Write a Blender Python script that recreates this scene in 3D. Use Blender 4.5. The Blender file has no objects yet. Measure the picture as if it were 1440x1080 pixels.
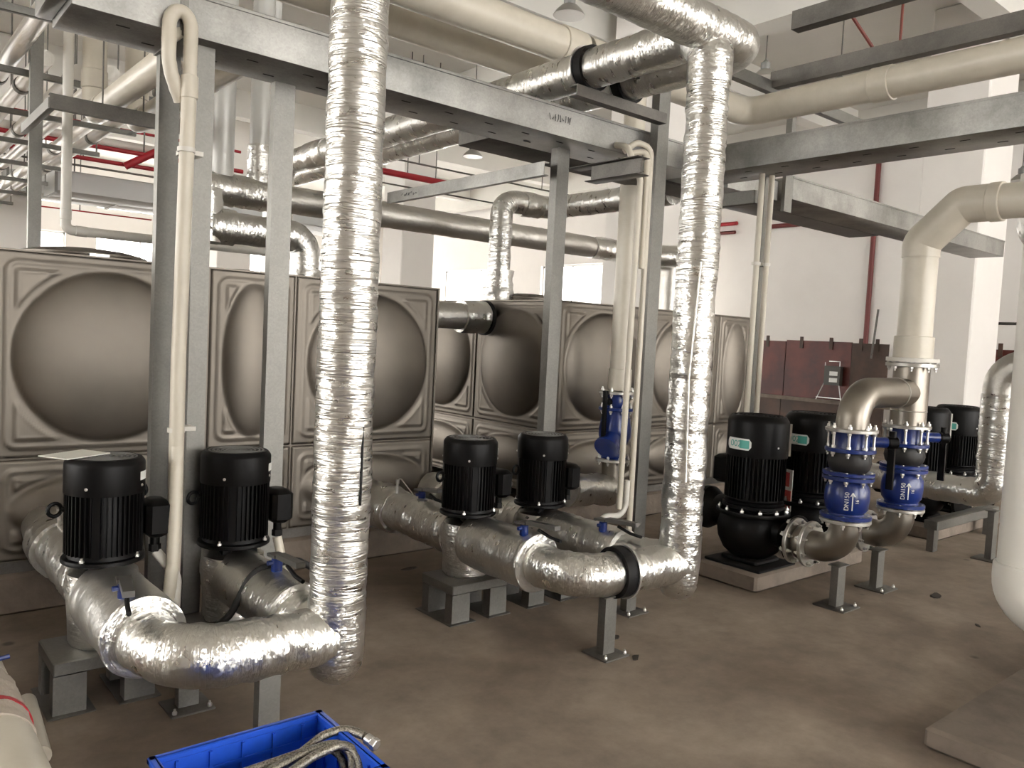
import bpy, math, random
import numpy as np
from mathutils import Vector, Matrix, noise
random.seed(7)
S = bpy.context.scene
COL = S.collection
PI = math.pi

# ------------------------------------------------------------------ camera, sky, exposure
def rot_cam(yaw, pitch, roll):
    cy, sy, cp, sp = math.cos(yaw), math.sin(yaw), math.cos(pitch), math.sin(pitch)
    f = Vector((cp*cy, cp*sy, -sp)); r = Vector((sy, -cy, 0)); u = r.cross(f)
    cr, sr = math.cos(roll), math.sin(roll)
    r2 = cr*r + sr*u; u2 = -sr*r + cr*u
    return Matrix((r2, u2, -f)).transposed()
cam = bpy.data.cameras.new('camera'); cam.sensor_width = 36; cam.lens = 1137.35/1440*36
cam.clip_start = .05; cam.clip_end = 200
co = bpy.data.objects.new('camera', cam); COL.objects.link(co)
M = rot_cam(math.radians(50.0125), math.radians(3.2807), math.radians(2.8641)).to_4x4()
M.translation = (0, 0, 1.45); co.matrix_world = M; S.camera = co
S.view_settings.view_transform = 'Standard'; S.view_settings.look = 'None'
S.view_settings.exposure = 0.62; S.view_settings.gamma = 1; S.view_settings.use_curve_mapping = False
W = bpy.data.worlds.new('overcast_sky'); S.world = W; W.use_nodes = True
bg = W.node_tree.nodes['Background']; bg.inputs[0].default_value = (1.0, .97, .93, 1); bg.inputs[1].default_value = 7.0
def daylight(name, loc, rot, sx, sy, power, col=(1, .96, .9)):
    l = bpy.data.lights.new(name, 'AREA'); l.shape = 'RECTANGLE'; l.size = sx; l.size_y = sy; l.energy = power; l.color = col
    o = bpy.data.objects.new(name, l); COL.objects.link(o); o.location = loc; o.rotation_euler = rot
    return o

# ------------------------------------------------------------------ materials
def mat(name, col, rough=.5, metal=0., bump=None, var=None, spec=.5, coat=0):
    m = bpy.data.materials.new(name); m.use_nodes = True
    nt = m.node_tree; b = nt.nodes['Principled BSDF']
    b.inputs['Base Color'].default_value = (*col, 1); b.inputs['Roughness'].default_value = rough
    b.inputs['Metallic'].default_value = metal; b.inputs['Specular IOR Level'].default_value = spec
    b.inputs['Coat Weight'].default_value = coat
    N = nt.nodes.new; L = nt.links.new
    if bump or var:
        tc = N('ShaderNodeTexCoord')
    if bump:
        sc, st, dist = bump[:3]
        mp = N('ShaderNodeMapping'); L(tc.outputs['Object'], mp.inputs[0])
        if len(bump) > 3: mp.inputs['Scale'].default_value = bump[3]
        n = N('ShaderNodeTexNoise'); n.inputs['Scale'].default_value = sc; n.inputs['Detail'].default_value = 5
        bp = N('ShaderNodeBump'); bp.inputs['Strength'].default_value = st; bp.inputs['Distance'].default_value = dist
        L(mp.outputs[0], n.inputs[0]); L(n.outputs[0], bp.inputs['Height']); L(bp.outputs[0], b.inputs['Normal'])
    if var:                                        # (scale, colour2, low, high)
        n = N('ShaderNodeTexNoise'); n.inputs['Scale'].default_value = var[0]; n.inputs['Detail'].default_value = 6
        n.inputs['Roughness'].default_value = .62
        r = N('ShaderNodeMapRange'); r.inputs[1].default_value = var[2]; r.inputs[2].default_value = var[3]
        mx = N('ShaderNodeMix'); mx.data_type = 'RGBA'; mx.inputs[6].default_value = (*col, 1); mx.inputs[7].default_value = (*var[1], 1)
        L(tc.outputs['Object'], n.inputs[0]); L(n.outputs[0], r.inputs[0]); L(r.outputs[0], mx.inputs[0]); L(mx.outputs[2], b.inputs['Base Color'])
    return m

def foil(name, ring=.5, facet=.3, rough=.2, base=(.72, .71, .68)):
    """aluminium foil wrap: randomly tilted small facets (crumples) and hairline creases across the run; UV is in metres (around, along)"""
    m = bpy.data.materials.new(name); m.use_nodes = True
    nt = m.node_tree; b = nt.nodes['Principled BSDF']; N = nt.nodes.new; L = nt.links.new
    b.inputs['Base Color'].default_value = (*base, 1); b.inputs['Metallic'].default_value = 1
    tc = N('ShaderNodeTexCoord'); geo = N('ShaderNodeNewGeometry')
    def mp(sx, sy):
        q = N('ShaderNodeMapping'); q.inputs['Scale'].default_value = (sx, sy, 1); L(tc.outputs['UV'], q.inputs[0]); return q
    def noi(src, sc, det=4, dis=0):
        q = N('ShaderNodeTexNoise'); q.inputs['Scale'].default_value = sc; q.inputs['Detail'].default_value = det; q.inputs['Distortion'].default_value = dis; L(src, q.inputs[0]); return q
    def vmath(op, *a):
        q = N('ShaderNodeVectorMath'); q.operation = op
        for i, x in enumerate(a):
            if isinstance(x, (tuple, float)):
                if op == 'SCALE' and i == 1: q.inputs['Scale'].default_value = x
                else: q.inputs[i].default_value = x
            else: L(x, q.inputs['Scale' if (op == 'SCALE' and i == 1) else i])
        return q.outputs[0]
    nrm = geo.outputs['Normal']
    for sx, sy, k in ((45, 70, .55), (120, 190, .75)):
        p = mp(sx, sy); w = noi(p.outputs[0], .6, 3)
        q = vmath('MULTIPLY_ADD', w.outputs['Color'], (2.4, 2.4, 0.), p.outputs[0])
        v = N('ShaderNodeTexVoronoi'); v.inputs['Scale'].default_value = 1; L(q, v.inputs['Vector'])
        d = vmath('SCALE', vmath('SUBTRACT', v.outputs['Color'], (.5, .5, .5)), facet*k)
        nrm = vmath('ADD', nrm, d)
    nrm = vmath('NORMALIZE', nrm)
    n1 = noi(mp(3, 42).outputs[0], 1, 3, .3)
    r1 = N('ShaderNodeValToRGB'); el = r1.color_ramp.elements; el[0].position = .43; el[0].color = (1, 1, 1, 1); el[1].position = .57; el[1].color = (1, 1, 1, 1)
    mid = el.new(.5); mid.color = (0, 0, 0, 1)
    L(n1.outputs[0], r1.inputs[0])
    n2 = noi(mp(8, 16).outputs[0], 1.5, 5)
    b1 = N('ShaderNodeBump'); b1.inputs['Strength'].default_value = ring; b1.inputs['Distance'].default_value = .003; L(r1.outputs[0], b1.inputs['Height']); L(nrm, b1.inputs['Normal'])
    b2 = N('ShaderNodeBump'); b2.inputs['Strength'].default_value = min(1, facet*1.2); b2.inputs['Distance'].default_value = .0018
    L(n2.outputs[0], b2.inputs['Height']); L(b1.outputs[0], b2.inputs['Normal']); L(b2.outputs[0], b.inputs['Normal'])
    rr = N('ShaderNodeMapRange'); rr.inputs[3].default_value = rough*.75; rr.inputs[4].default_value = rough*1.5; L(n2.outputs[0], rr.inputs[0]); L(rr.outputs[0], b.inputs['Roughness'])
    return m

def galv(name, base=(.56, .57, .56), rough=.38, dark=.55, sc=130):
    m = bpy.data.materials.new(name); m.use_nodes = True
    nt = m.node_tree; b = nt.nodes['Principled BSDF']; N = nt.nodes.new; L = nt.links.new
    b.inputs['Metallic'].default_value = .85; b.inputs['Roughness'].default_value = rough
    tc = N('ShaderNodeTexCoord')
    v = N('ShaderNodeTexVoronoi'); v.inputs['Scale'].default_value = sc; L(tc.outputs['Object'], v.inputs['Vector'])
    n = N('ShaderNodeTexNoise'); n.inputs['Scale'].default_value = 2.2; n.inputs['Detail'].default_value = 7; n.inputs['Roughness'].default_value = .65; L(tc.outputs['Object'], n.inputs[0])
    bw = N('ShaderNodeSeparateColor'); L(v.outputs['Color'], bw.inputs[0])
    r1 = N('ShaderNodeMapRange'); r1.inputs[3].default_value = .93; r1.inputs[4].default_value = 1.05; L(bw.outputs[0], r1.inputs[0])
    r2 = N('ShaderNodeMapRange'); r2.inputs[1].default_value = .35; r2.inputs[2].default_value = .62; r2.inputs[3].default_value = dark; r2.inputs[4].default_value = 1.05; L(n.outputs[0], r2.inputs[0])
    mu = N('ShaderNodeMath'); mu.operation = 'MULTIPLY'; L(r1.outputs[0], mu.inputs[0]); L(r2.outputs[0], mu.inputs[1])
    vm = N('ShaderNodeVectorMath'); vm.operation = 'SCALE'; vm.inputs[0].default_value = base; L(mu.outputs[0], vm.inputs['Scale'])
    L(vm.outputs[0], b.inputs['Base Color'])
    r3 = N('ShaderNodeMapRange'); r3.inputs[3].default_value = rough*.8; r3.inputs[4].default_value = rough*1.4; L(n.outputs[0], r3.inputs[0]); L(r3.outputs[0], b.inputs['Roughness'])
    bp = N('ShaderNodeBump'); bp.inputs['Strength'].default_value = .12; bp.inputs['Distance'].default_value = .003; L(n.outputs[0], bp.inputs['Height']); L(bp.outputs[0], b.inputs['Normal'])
    return m

def stainless(name, base=(.235, .212, .185), rough=.36):
    m = bpy.data.materials.new(name); m.use_nodes = True
    nt = m.node_tree; b = nt.nodes['Principled BSDF']; N = nt.nodes.new; L = nt.links.new
    b.inputs['Metallic'].default_value = 1
    tc = N('ShaderNodeTexCoord'); mp = N('ShaderNodeMapping'); mp.inputs['Scale'].default_value = (60, 60, 1.5); L(tc.outputs['Object'], mp.inputs[0])
    n = N('ShaderNodeTexNoise'); n.inputs['Scale'].default_value = 3; n.inputs['Detail'].default_value = 4; L(mp.outputs[0], n.inputs[0])
    n2 = N('ShaderNodeTexNoise'); n2.inputs['Scale'].default_value = 3.5; n2.inputs['Detail'].default_value = 6; L(tc.outputs['Object'], n2.inputs[0])
    r = N('ShaderNodeMapRange'); r.inputs[3].default_value = rough*.8; r.inputs[4].default_value = rough*1.3; L(n2.outputs[0], r.inputs[0]); L(r.outputs[0], b.inputs['Roughness'])
    r2 = N('ShaderNodeMapRange'); r2.inputs[1].default_value = .3; r2.inputs[2].default_value = .7; r2.inputs[3].default_value = .84; r2.inputs[4].default_value = 1.08; L(n2.outputs[0], r2.inputs[0])
    vm = N('ShaderNodeVectorMath'); vm.operation = 'SCALE'; vm.inputs[0].default_value = base; L(r2.outputs[0], vm.inputs['Scale']); L(vm.outputs[0], b.inputs['Base Color'])
    bp = N('ShaderNodeBump'); bp.inputs['Strength'].default_value = .05; bp.inputs['Distance'].default_value = .002; L(n.outputs[0], bp.inputs['Height']); L(bp.outputs[0], b.inputs['Normal'])
    return m

FR = foil('foil_creased', ring=.6, facet=.19, rough=.26)
FC = foil('foil_crumpled', ring=.2, facet=.29, rough=.27)
FS = foil('foil_smooth', ring=.12, facet=.09, rough=.3, base=(.74, .73, .70))
FD = foil('foil_dull', ring=.1, facet=.16, rough=.4, base=(.60, .58, .54))
FSC = foil('foil_sleeve', ring=.25, facet=.22, rough=.27, base=(.74, .73, .70))
JAC = mat('pale_pipe_jacket', (.62, .62, .60), .34, .25)
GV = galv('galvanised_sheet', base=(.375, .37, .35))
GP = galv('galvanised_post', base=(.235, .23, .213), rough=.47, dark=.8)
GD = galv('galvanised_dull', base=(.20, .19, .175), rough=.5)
SS = stainless('stainless_panel', base=(.195, .175, .15), rough=.47)
SP = stainless('stainless_pipe', base=(.33, .30, .26), rough=.36)
STEEL = mat('zinc_bolt', (.72, .71, .68), .3, .9)
FLG = mat('steel_flange', (.58, .57, .53), .4, .85, var=(9, (.42, .41, .38), .4, .7))
BLK = mat('black_enamel', (.0035, .0034, .0036), .42, 0, bump=(60, .08, .002), spec=.16)
BLKM = mat('black_matt', (.008, .0075, .0075), .6, spec=.25)
RUB = mat('black_rubber', (.018, .017, .017), .55)
BLU = mat('blue_enamel', (.007, .026, .17), .3, 0, coat=.3, var=(12, (.006, .018, .11), .45, .7))
BLP = mat('blue_plastic', (.012, .09, .62), .42, 0, var=(5, (.010, .07, .46), .45, .65))
PVC = mat('cream_pvc', (.62, .575, .485), .36, 0, var=(3, (.54, .50, .415), .45, .7))
PVW = mat('white_pvc', (.66, .64, .59), .36, 0, var=(3, (.66, .63, .57), .45, .7))
WHT = mat('white_paint', (.80, .775, .74), .75, 0, var=(.7, (.76, .735, .70), .4, .65))
CEI = mat('ceiling_paint', (.72, .705, .66), .85, 0, var=(.5, (.66, .65, .61), .4, .65))
RED = mat('red_pipe_paint', (.36, .012, .022), .45)
MAR = mat('maroon_pipe_paint', (.13, .016, .014), .5)
REDD = mat('dull_red_rod', (.16, .035, .024), .6)
CON = mat('pad_concrete', (.22, .18, .145), .85, 0, bump=(25, .3, .01), var=(5, (.15, .122, .097), .4, .65))
GREY = mat('grey_cast', (.22, .22, .21), .5, .5)
LEVER = mat('lever_steel', (.17, .165, .155), .42, .7)
WLAB = mat('white_label', (.78, .79, .76), .4)
TEAL = mat('teal_print', (.10, .42, .36), .5)
REDL = mat('red_print', (.55, .05, .04), .5)
PAPER = mat('white_card', (.70, .69, .63), .7)
GAP = mat('slot_dark', (.02, .02, .02), .9)
BRAID = mat('braided_steel', (.46, .43, .37), .34, .9, bump=(300, .7, .003), var=(220, (.17, .155, .13), .40, .60))
DUCT = mat('duct_sheet', (.50, .51, .50), .5, .3)
FRAMEM = mat('window_frame', (.70, .70, .68), .5)
LAMPM = mat('lamp_aluminium', (.48, .47, .44), .35, .7)
GLASS = bpy.data.materials.new('window_glass'); GLASS.use_nodes = True
_n = GLASS.node_tree; _n.nodes.remove(_n.nodes['Principled BSDF'])
_t = _n.nodes.new('ShaderNodeBsdfTransparent'); _g = _n.nodes.new('ShaderNodeBsdfGlossy'); _g.inputs['Roughness'].default_value = .02
_m = _n.nodes.new('ShaderNodeMixShader'); _m.inputs[0].default_value = .06
_n.links.new(_t.outputs[0], _m.inputs[1]); _n.links.new(_g.outputs[0], _m.inputs[2]); _n.links.new(_m.outputs[0], _n.nodes['Material Output'].inputs[0])

def floor_mat():
    m = bpy.data.materials.new('floor_concrete'); m.use_nodes = True
    nt = m.node_tree; b = nt.nodes['Principled BSDF']; N = nt.nodes.new; L = nt.links.new
    b.inputs['Specular IOR Level'].default_value = .3
    tc = N('ShaderNodeTexCoord')
    def noi(sc, det=6, rg=.6, dis=0):
        n = N('ShaderNodeTexNoise'); n.inputs['Scale'].default_value = sc; n.inputs['Detail'].default_value = det; n.inputs['Roughness'].default_value = rg; n.inputs['Distortion'].default_value = dis
        L(tc.outputs['Object'], n.inputs[0]); return n
    n1, n2, n3 = noi(.9, 7, .6, .4), noi(4, 8, .7), noi(60, 3)
    cr = N('ShaderNodeValToRGB'); e = cr.color_ramp.elements
    e[0].position = .3; e[0].color = (.150, .115, .086, 1); e[1].position = .72; e[1].color = (.345, .285, .23, 1)
    L(n1.outputs[0], cr.inputs[0])
    r = N('ShaderNodeMapRange'); r.inputs[1].default_value = .3; r.inputs[2].default_value = .7; r.inputs[3].default_value = .74; r.inputs[4].default_value = 1.2; L(n2.outputs[0], r.inputs[0])
    vm = N('ShaderNodeVectorMath'); vm.operation = 'SCALE'; L(cr.outputs[0], vm.inputs[0]); L(r.outputs[0], vm.inputs['Scale'])
    # scattered dark oil spots
    v = N('ShaderNodeTexVoronoi'); v.inputs['Scale'].default_value = 2.3; v.inputs['Randomness'].default_value = 1; L(tc.outputs['Object'], v.inputs['Vector'])
    ms = N('ShaderNodeMapRange'); ms.inputs[1].default_value = .035; ms.inputs[2].default_value = .07; ms.inputs[3].default_value = .45; ms.inputs[4].default_value = 1
    L(v.outputs['Distance'], ms.inputs[0])
    v2 = N('ShaderNodeVectorMath'); v2.operation = 'SCALE'; L(vm.outputs[0], v2.inputs[0]); L(ms.outputs[0], v2.inputs['Scale'])
    L(v2.outputs[0], b.inputs['Base Color'])
    rr = N('ShaderNodeMapRange'); rr.inputs[3].default_value = .55; rr.inputs[4].default_value = .85; L(n1.outputs[0], rr.inputs[0]); L(rr.outputs[0], b.inputs['Roughness'])
    bp = N('ShaderNodeBump'); bp.inputs['Strength'].default_value = .25; bp.inputs['Distance'].default_value = .008; L(n2.outputs[0], bp.inputs['Height']); L(bp.outputs[0], b.inputs['Normal'])
    return m
FLOOR = floor_mat()
def ply_mat():
    m = mat('red_film_plywood', (.13, .028, .020), .5, 0, var=(1.6, (.065, .017, .014), .42, .62))
    return m
PLY = ply_mat()
PLYD = mat('brown_plywood', (.085, .045, .030), .6, 0, var=(2, (.05, .03, .02), .4, .6))

# ------------------------------------------------------------------ mesh helpers
WL = {}                                             # world location of roots
class B:
    def __init__(s): s.v = []; s.f = []; s.uv = []
    def add(s, vs, fs, uvs=None):
        o = len(s.v); s.v += [tuple(p) for p in vs]
        for i, f in enumerate(fs):
            s.f.append([o+k for k in f]); s.uv.append(uvs[i] if uvs else [(0, 0)]*len(f))
        return s
    def box(s, x0, x1, y0, y1, z0, z1, R=None, c=None):
        p = [(x0, y0, z0), (x1, y0, z0), (x1, y1, z0), (x0, y1, z0), (x0, y0, z1), (x1, y0, z1), (x1, y1, z1), (x0, y1, z1)]
        if R is not None:
            c = Vector(c if c else ((x0+x1)/2, (y0+y1)/2, (z0+z1)/2)); p = [c + R @ (Vector(q)-c) for q in p]
        return s.add(p, [(0, 3, 2, 1), (4, 5, 6, 7), (0, 1, 5, 4), (1, 2, 6, 5), (2, 3, 7, 6), (3, 0, 4, 7)])
    def bbox(s, x0, x1, y0, y1, z0, z1, b=.004):     # box with chamfered vertical and top edges
        prof = [(x0+b, y0), (x1-b, y0), (x1, y0+b), (x1, y1-b), (x1-b, y1), (x0+b, y1), (x0, y1-b), (x0, y0+b)]
        cx, cy = (x0+x1)/2, (y0+y1)/2
        rings = []
        for z, i in ((z0, b), (z0+b, 0), (z1-b, 0), (z1, b)):
            rings.append([(x+(i if x < cx else -i), y+(i if y < cy else -i), z) for x, y in prof])
        vs = [p for r in rings for p in r]; fs = []
        for k in range(3):
            for i in range(8):
                j = (i+1) % 8; fs.append((k*8+i, k*8+j, k*8+8+j, k*8+8+i))
        fs += [tuple(range(7, -1, -1)), tuple(range(24, 32))]
        return s.add(vs, fs)
    def prism(s, prof, a, b2, axis='z'):              # extrude a 2-D outline along an axis
        n = len(prof)
        def P(q, t): return (q[0], q[1], t) if axis == 'z' else ((t, q[0], q[1]) if axis == 'x' else (q[0], t, q[1]))
        vs = [P(q, a) for q in prof] + [P(q, b2) for q in prof]
        fs = [(i, (i+1) % n, n+(i+1) % n, n+i) for i in range(n)] + [tuple(range(n-1, -1, -1)), tuple(range(n, 2*n))]
        return s.add(vs, fs)
    def lathe(s, prof, c=(0, 0, 0), d=(0, 0, 1), seg=32, jit=0, jf=8, su=1):
        d = Vector(d).normalized(); a = d.orthogonal().normalized(); b = d.cross(a); c = Vector(c)
        vs = []; fs = []; uv = []; vl = 0; vv = []
        for k, (r, z) in enumerate(prof):
            if k: vl += math.hypot(r-prof[k-1][0], z-prof[k-1][1])
            vv.append(vl)
            for i in range(seg):
                t = 2*PI*i/seg; q = (math.cos(t)*a + math.sin(t)*b)
                rr = r
                if jit and r > 1e-4: rr = r + jit*noise.noise(c + (q*r + d*z)*jf*2)
                vs.append(c + q*rr + d*z)
        rm = max(p[0] for p in prof)
        for k in range(len(prof)-1):
            for i in range(seg):
                j = (i+1) % seg
                fs.append((k*seg+i, k*seg+j, (k+1)*seg+j, (k+1)*seg+i))
                u0, u1 = i/seg*2*PI*rm, (i+1)/seg*2*PI*rm
                uv.append([(u0, vv[k]), (u1, vv[k]), (u1, vv[k+1]), (u0, vv[k+1])])
        for k, rev in ((0, True), (len(prof)-1, False)):
            if prof[k][0] > 1e-4:
                f = [k*seg+i for i in range(seg)]; fs.append(f[::-1] if rev else f)
                q = [(math.cos(2*PI*i/seg)*prof[k][0], math.sin(2*PI*i/seg)*prof[k][0]) for i in range(seg)]
                uv.append(q[::-1] if rev else q)
        return s.add(vs, fs, uv)
    def cyl(s, p0, p1, r, r1=None, seg=24, ch=0):
        p0 = Vector(p0); p1 = Vector(p1); h = (p1-p0).length; r1 = r if r1 is None else r1
        pr = [(r-ch, 0), (r, ch), (r1, h-ch), (r1-ch, h)] if ch else [(r, 0), (r1, h)]
        return s.lathe(pr, p0, p1-p0, seg)
    def tube(s, pts, r, seg=20, step=None, jit=0, jf=9, caps=True, rf=None, v0=0):
        P = [Vector(p) for p in pts]
        if step:
            Q = [P[0]]
            for a, b in zip(P, P[1:]):
                n = max(1, int(round((b-a).length/step)))
                for k in range(1, n+1): Q.append(a.lerp(b, k/n))
            P = Q
        n = len(P); T = []
        for i in range(n):
            t = (P[min(i+1, n-1)]-P[max(i-1, 0)]); T.append(t.normalized())
        a = T[0].orthogonal().normalized()
        if abs(T[0].z) < .9: a = (Vector((0, 0, 1)) - T[0]*T[0].z).normalized()
        vs = []; fs = []; uv = []; L = v0; Ls = []
        for i in range(n):
            a = (a - T[i]*a.dot(T[i])).normalized(); b = T[i].cross(a)
            if i: L += (P[i]-P[i-1]).length
            Ls.append(L); rr = r*(rf(i/(n-1)) if rf else 1)
            ringj = jit*.7*noise.noise(Vector((L*38, r*10, P[0].x*3))) if jit else 0
            for k in range(seg):
                th = 2*PI*k/seg; q = math.cos(th)*a + math.sin(th)*b
                e = rr
                if jit: e += ringj + jit*noise.noise((P[i]+q*rr)*jf) + jit*.5*noise.noise((P[i]+q*rr)*jf*3.1)
                vs.append(P[i] + q*e)
        for i in range(n-1):
            for k in range(seg):
                j = (k+1) % seg; fs.append((i*seg+k, i*seg+j, (i+1)*seg+j, (i+1)*seg+k))
                u0, u1 = k/seg*2*PI*r, (k+1)/seg*2*PI*r
                uv.append([(u0, Ls[i]), (u1, Ls[i]), (u1, Ls[i+1]), (u0, Ls[i+1])])
        if caps:
            for i, rev in ((0, True), (n-1, False)):
                f = [i*seg+k for k in range(seg)]; fs.append(f[::-1] if rev else f)
                q = [(math.cos(2*PI*k/seg)*r, math.sin(2*PI*k/seg)*r) for k in range(seg)]; uv.append(q[::-1] if rev else q)
        return s.add(vs, fs, uv)
    def obj(s, name, m, parent=None, local=False, angle=38, base=None):
        off = Vector((0, 0, 0))
        if parent is not None and not local: off = WL.get(parent.name, off)
        if base is not None: off = Vector(base)
        me = bpy.data.meshes.new(name)
        me.from_pydata([Vector(p)-off for p in s.v], [], s.f)
        ul = me.uv_layers.new(name='UVMap')
        ul.data.foreach_set('uv', [c for f in s.uv for p in f for c in p])
        me.polygons.foreach_set('use_smooth', [True]*len(me.polygons))
        me.set_sharp_from_angle(angle=math.radians(angle)); me.materials.append(m); me.update()
        o = bpy.data.objects.new(name, me); COL.objects.link(o)
        if parent is not None:
            o.parent = parent; WL[o.name] = WL.get(parent.name, Vector((0, 0, 0)))
        elif base is not None:
            o.location = base; WL[o.name] = Vector(base)
        return o

def tag(o, label, cat, group=None, kind=None):
    o['label'] = label; o['category'] = cat
    if group: o['group'] = group
    if kind: o['kind'] = kind
    return o
def root(name, label, cat, loc=(0, 0, 0), group=None):
    o = bpy.data.objects.new(name, None); COL.objects.link(o); o.location = loc; o.empty_display_size = .1
    WL[o.name] = Vector(loc); return tag(o, label, cat, group)
def struct(b, name, m, label=None, parent=None):
    o = b.obj(name, m, parent)
    if parent is None: o['kind'] = 'structure'
    if label: o['label'] = label
    return o
def inst(src, parent, loc, rot=None, name=None):
    o = bpy.data.objects.new(name or src.name.split('.')[0], src.data); COL.objects.link(o); o.parent = parent
    o.location = Vector(loc) - WL.get(parent.name, Vector((0, 0, 0)))
    if rot is not None: o.rotation_euler = rot
    return o
def copy_tree(o, parent=None, loc=None, label=None):
    c = o.copy(); COL.objects.link(c)
    if parent is not None: c.parent = parent
    if loc is not None: c.location = loc; WL[c.name] = Vector(loc)
    if label: c['label'] = label
    for ch in list(o.children): copy_tree(ch, c)
    return c
def fillet(pts, R, n=8):
    P = [Vector(p) for p in pts]; out = [P[0]]
    for i in range(1, len(P)-1):
        a = (P[i-1]-P[i]).normalized(); b = (P[i+1]-P[i]).normalized()
        ang = a.angle(b)
        if ang > 3.10: out.append(P[i]); continue
        t = R/math.tan(ang/2)
        t = min(t, (P[i-1]-P[i]).length*(.98 if i == 1 else .49), (P[i+1]-P[i]).length*(.98 if i == len(P)-2 else .49)); r = t*math.tan(ang/2)
        c = P[i] + (a+b).normalized()*(r/math.sin(ang/2))
        s0 = P[i]+a*t-c; s1 = P[i]+b*t-c; w = s0.angle(s1)
        for k in range(n+1):
            q = k/n; out.append(c + (s0*math.sin((1-q)*w) + s1*math.sin(q*w))/math.sin(w))
    out.append(P[-1]); return out
def hexbolt(r=.012, h=.016):
    b = B(); b.lathe([(r*.9, -h*.2), (r, 0), (r, h*.7), (r*.8, h)], seg=6); b.lathe([(r*.5, h), (r*.5, h*1.7)], seg=8)
    me = b.obj('bolt', STEEL); COL.objects.unlink(me); return me
BOLT = hexbolt(); SBOLT = hexbolt(.009, .012); SCREW = hexbolt(.0065, .003)
def bolts(parent, c, d, R, n, src=None, ph=0, both=False):
    src = src or BOLT; d = Vector(d).normalized(); a = d.orthogonal().normalized(); b = d.cross(a); q = d.to_track_quat('Z', 'Y').to_euler()
    for i in range(n):
        t = 2*PI*(i+ph)/n; inst(src, parent, Vector(c)+R*(math.cos(t)*a+math.sin(t)*b), q, 'bolt')
def cprof(cx, cy, w, d, t=.006, open_='-y'):        # C-channel outline, web w wide, flanges d deep
    p = [(-w/2, 0), (w/2, 0), (w/2, d), (w/2-t, d), (w/2-t, t), (-w/2+t, t), (-w/2+t, d), (-w/2, d)]
    k = {'+y': 0, '+x': -PI/2, '-y': PI, '-x': PI/2}[open_]
    c, s_ = math.cos(k), math.sin(k)
    return [(cx+c*x-s_*y, cy+s_*x+c*y) for x, y in p]

def textmesh(name, cu, m, parent):
    tmp = bpy.data.objects.new(name, cu); COL.objects.link(tmp)
    me = bpy.data.meshes.new_from_object(tmp.evaluated_get(bpy.context.evaluated_depsgraph_get()))
    bpy.data.objects.remove(tmp); me.materials.clear(); me.materials.append(m)
    o = bpy.data.objects.new(name, me); COL.objects.link(o); o.parent = parent; return o

# ------------------------------------------------------------------ hall: floor, walls, ceiling, windows, columns
CZ = 6.2
b = B(); b.box(-12, 16, -10, 27, -.2, 0); struct(b, 'floor', FLOOR)
b = B(); b.box(-12, 16, -10, 27, CZ, CZ+.2); struct(b, 'ceiling', CEI)
n_trim = 0
for x in (-6, 1.0, 8.9, 15.5):
    n_trim += 1; b = B(); b.box(x-.2, x+.2, -10, 27, CZ-.75, CZ); struct(b, f'trim_{n_trim}', CEI, 'deep concrete ceiling beam')
for y in (-6, -1, 4.1, 8.3, 12.5, 16.7, 20.9):
    n_trim += 1; b = B(); b.box(-12, 16, y-.15, y+.15, CZ-.55, CZ); struct(b, f'trim_{n_trim}', CEI, 'concrete cross beam under the ceiling')
nwin = 0
def wall(name, axis, at, lo, hi, openings, out=.25):
    """a wall of its own thickness with window openings (a0,a1,z0,z1) along its length, panes and frames as windows"""
    global nwin
    b = B(); us = sorted({lo, hi, *[o[0] for o in openings], *[o[1] for o in openings]})
    def add(a0, a1, z0, z1):
        if a1-a0 < 1e-4 or z1-z0 < 1e-4: return
        if axis == 'x': b.box(at, at+out, a0, a1, z0, z1)
        else: b.box(a0, a1, at, at+out, z0, z1)
    for a0, a1 in zip(us, us[1:]):
        z = 0
        for o in sorted([o for o in openings if o[0] <= a0+1e-6 and o[1] >= a1-1e-6], key=lambda o: o[2]):
            add(a0, a1, z, o[2]); z = o[3]
        add(a0, a1, z, CZ)
    struct(b, name, WHT)
    for a0, a1, z0, z1 in openings:
        nwin += 1; fr = B(); t = .05; m = at+out*.5
        def bar(p0, p1, q0, q1, w=.03):
            if axis == 'x': fr.box(m-w, m+w, p0, p1, q0, q1)
            else: fr.box(p0, p1, m-w, m+w, q0, q1)
        bar(a0, a1, z0, z0+t); bar(a0, a1, z1-t, z1); bar(a0, a0+t, z0, z1); bar(a1-t, a1, z0, z1)
        n = max(1, int((a1-a0)/1.0))
        for k in range(1, n): bar(a0+(a1-a0)*k/n-.02, a0+(a1-a0)*k/n+.02, z0, z1)
        o = fr.obj(f'window_{nwin}', FRAMEM); o['kind'] = 'structure'
        g = B()
        if axis == 'x': g.box(m-.004, m+.004, a0+t, a1-t, z0+t, z1-t)
        else: g.box(a0+t, a1-t, m-.004, m+.004, z0+t, z1-t)
        g.obj('pane', GLASS, o)
wall('wall_back', 'y', 27, -12, 16, [(x, x+2.6, 1.0, 3.9) for x in (-11, -7.6, -4.2, -.8, 2.6, 6.0, 9.4, 12.6)] + [(x, x+2.6, 4.7, 5.5) for x in (-11, -7.6, -4.2, -.8, 2.6, 6.0)])
wall('wall_right', 'x', 16, -10, 27, [(11.9, 13.2, 1.0, 3.6), (15.5, 18, 1.0, 3.6), (20, 23, 1.0, 3.6)])
wall('wall_left', 'x', -12.25, -10, 27, [(y, y+3.8, .5, 5.6) for y in (2.4, 6.5, 10.6, 14.7, 18.8, 22.9)])  # out of view; window openings sized and placed for the light they give
wall('wall_front', 'y', -10.25, -12, 16, [(x, x+(4.0 if x < 11 else 4.2), .3, 5.6) for x in (-1.0, 3.3, 7.6, 11.75)])  # unseen; large glazing added for light, corner left solid to darken the risers
ncol = [0]
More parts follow.
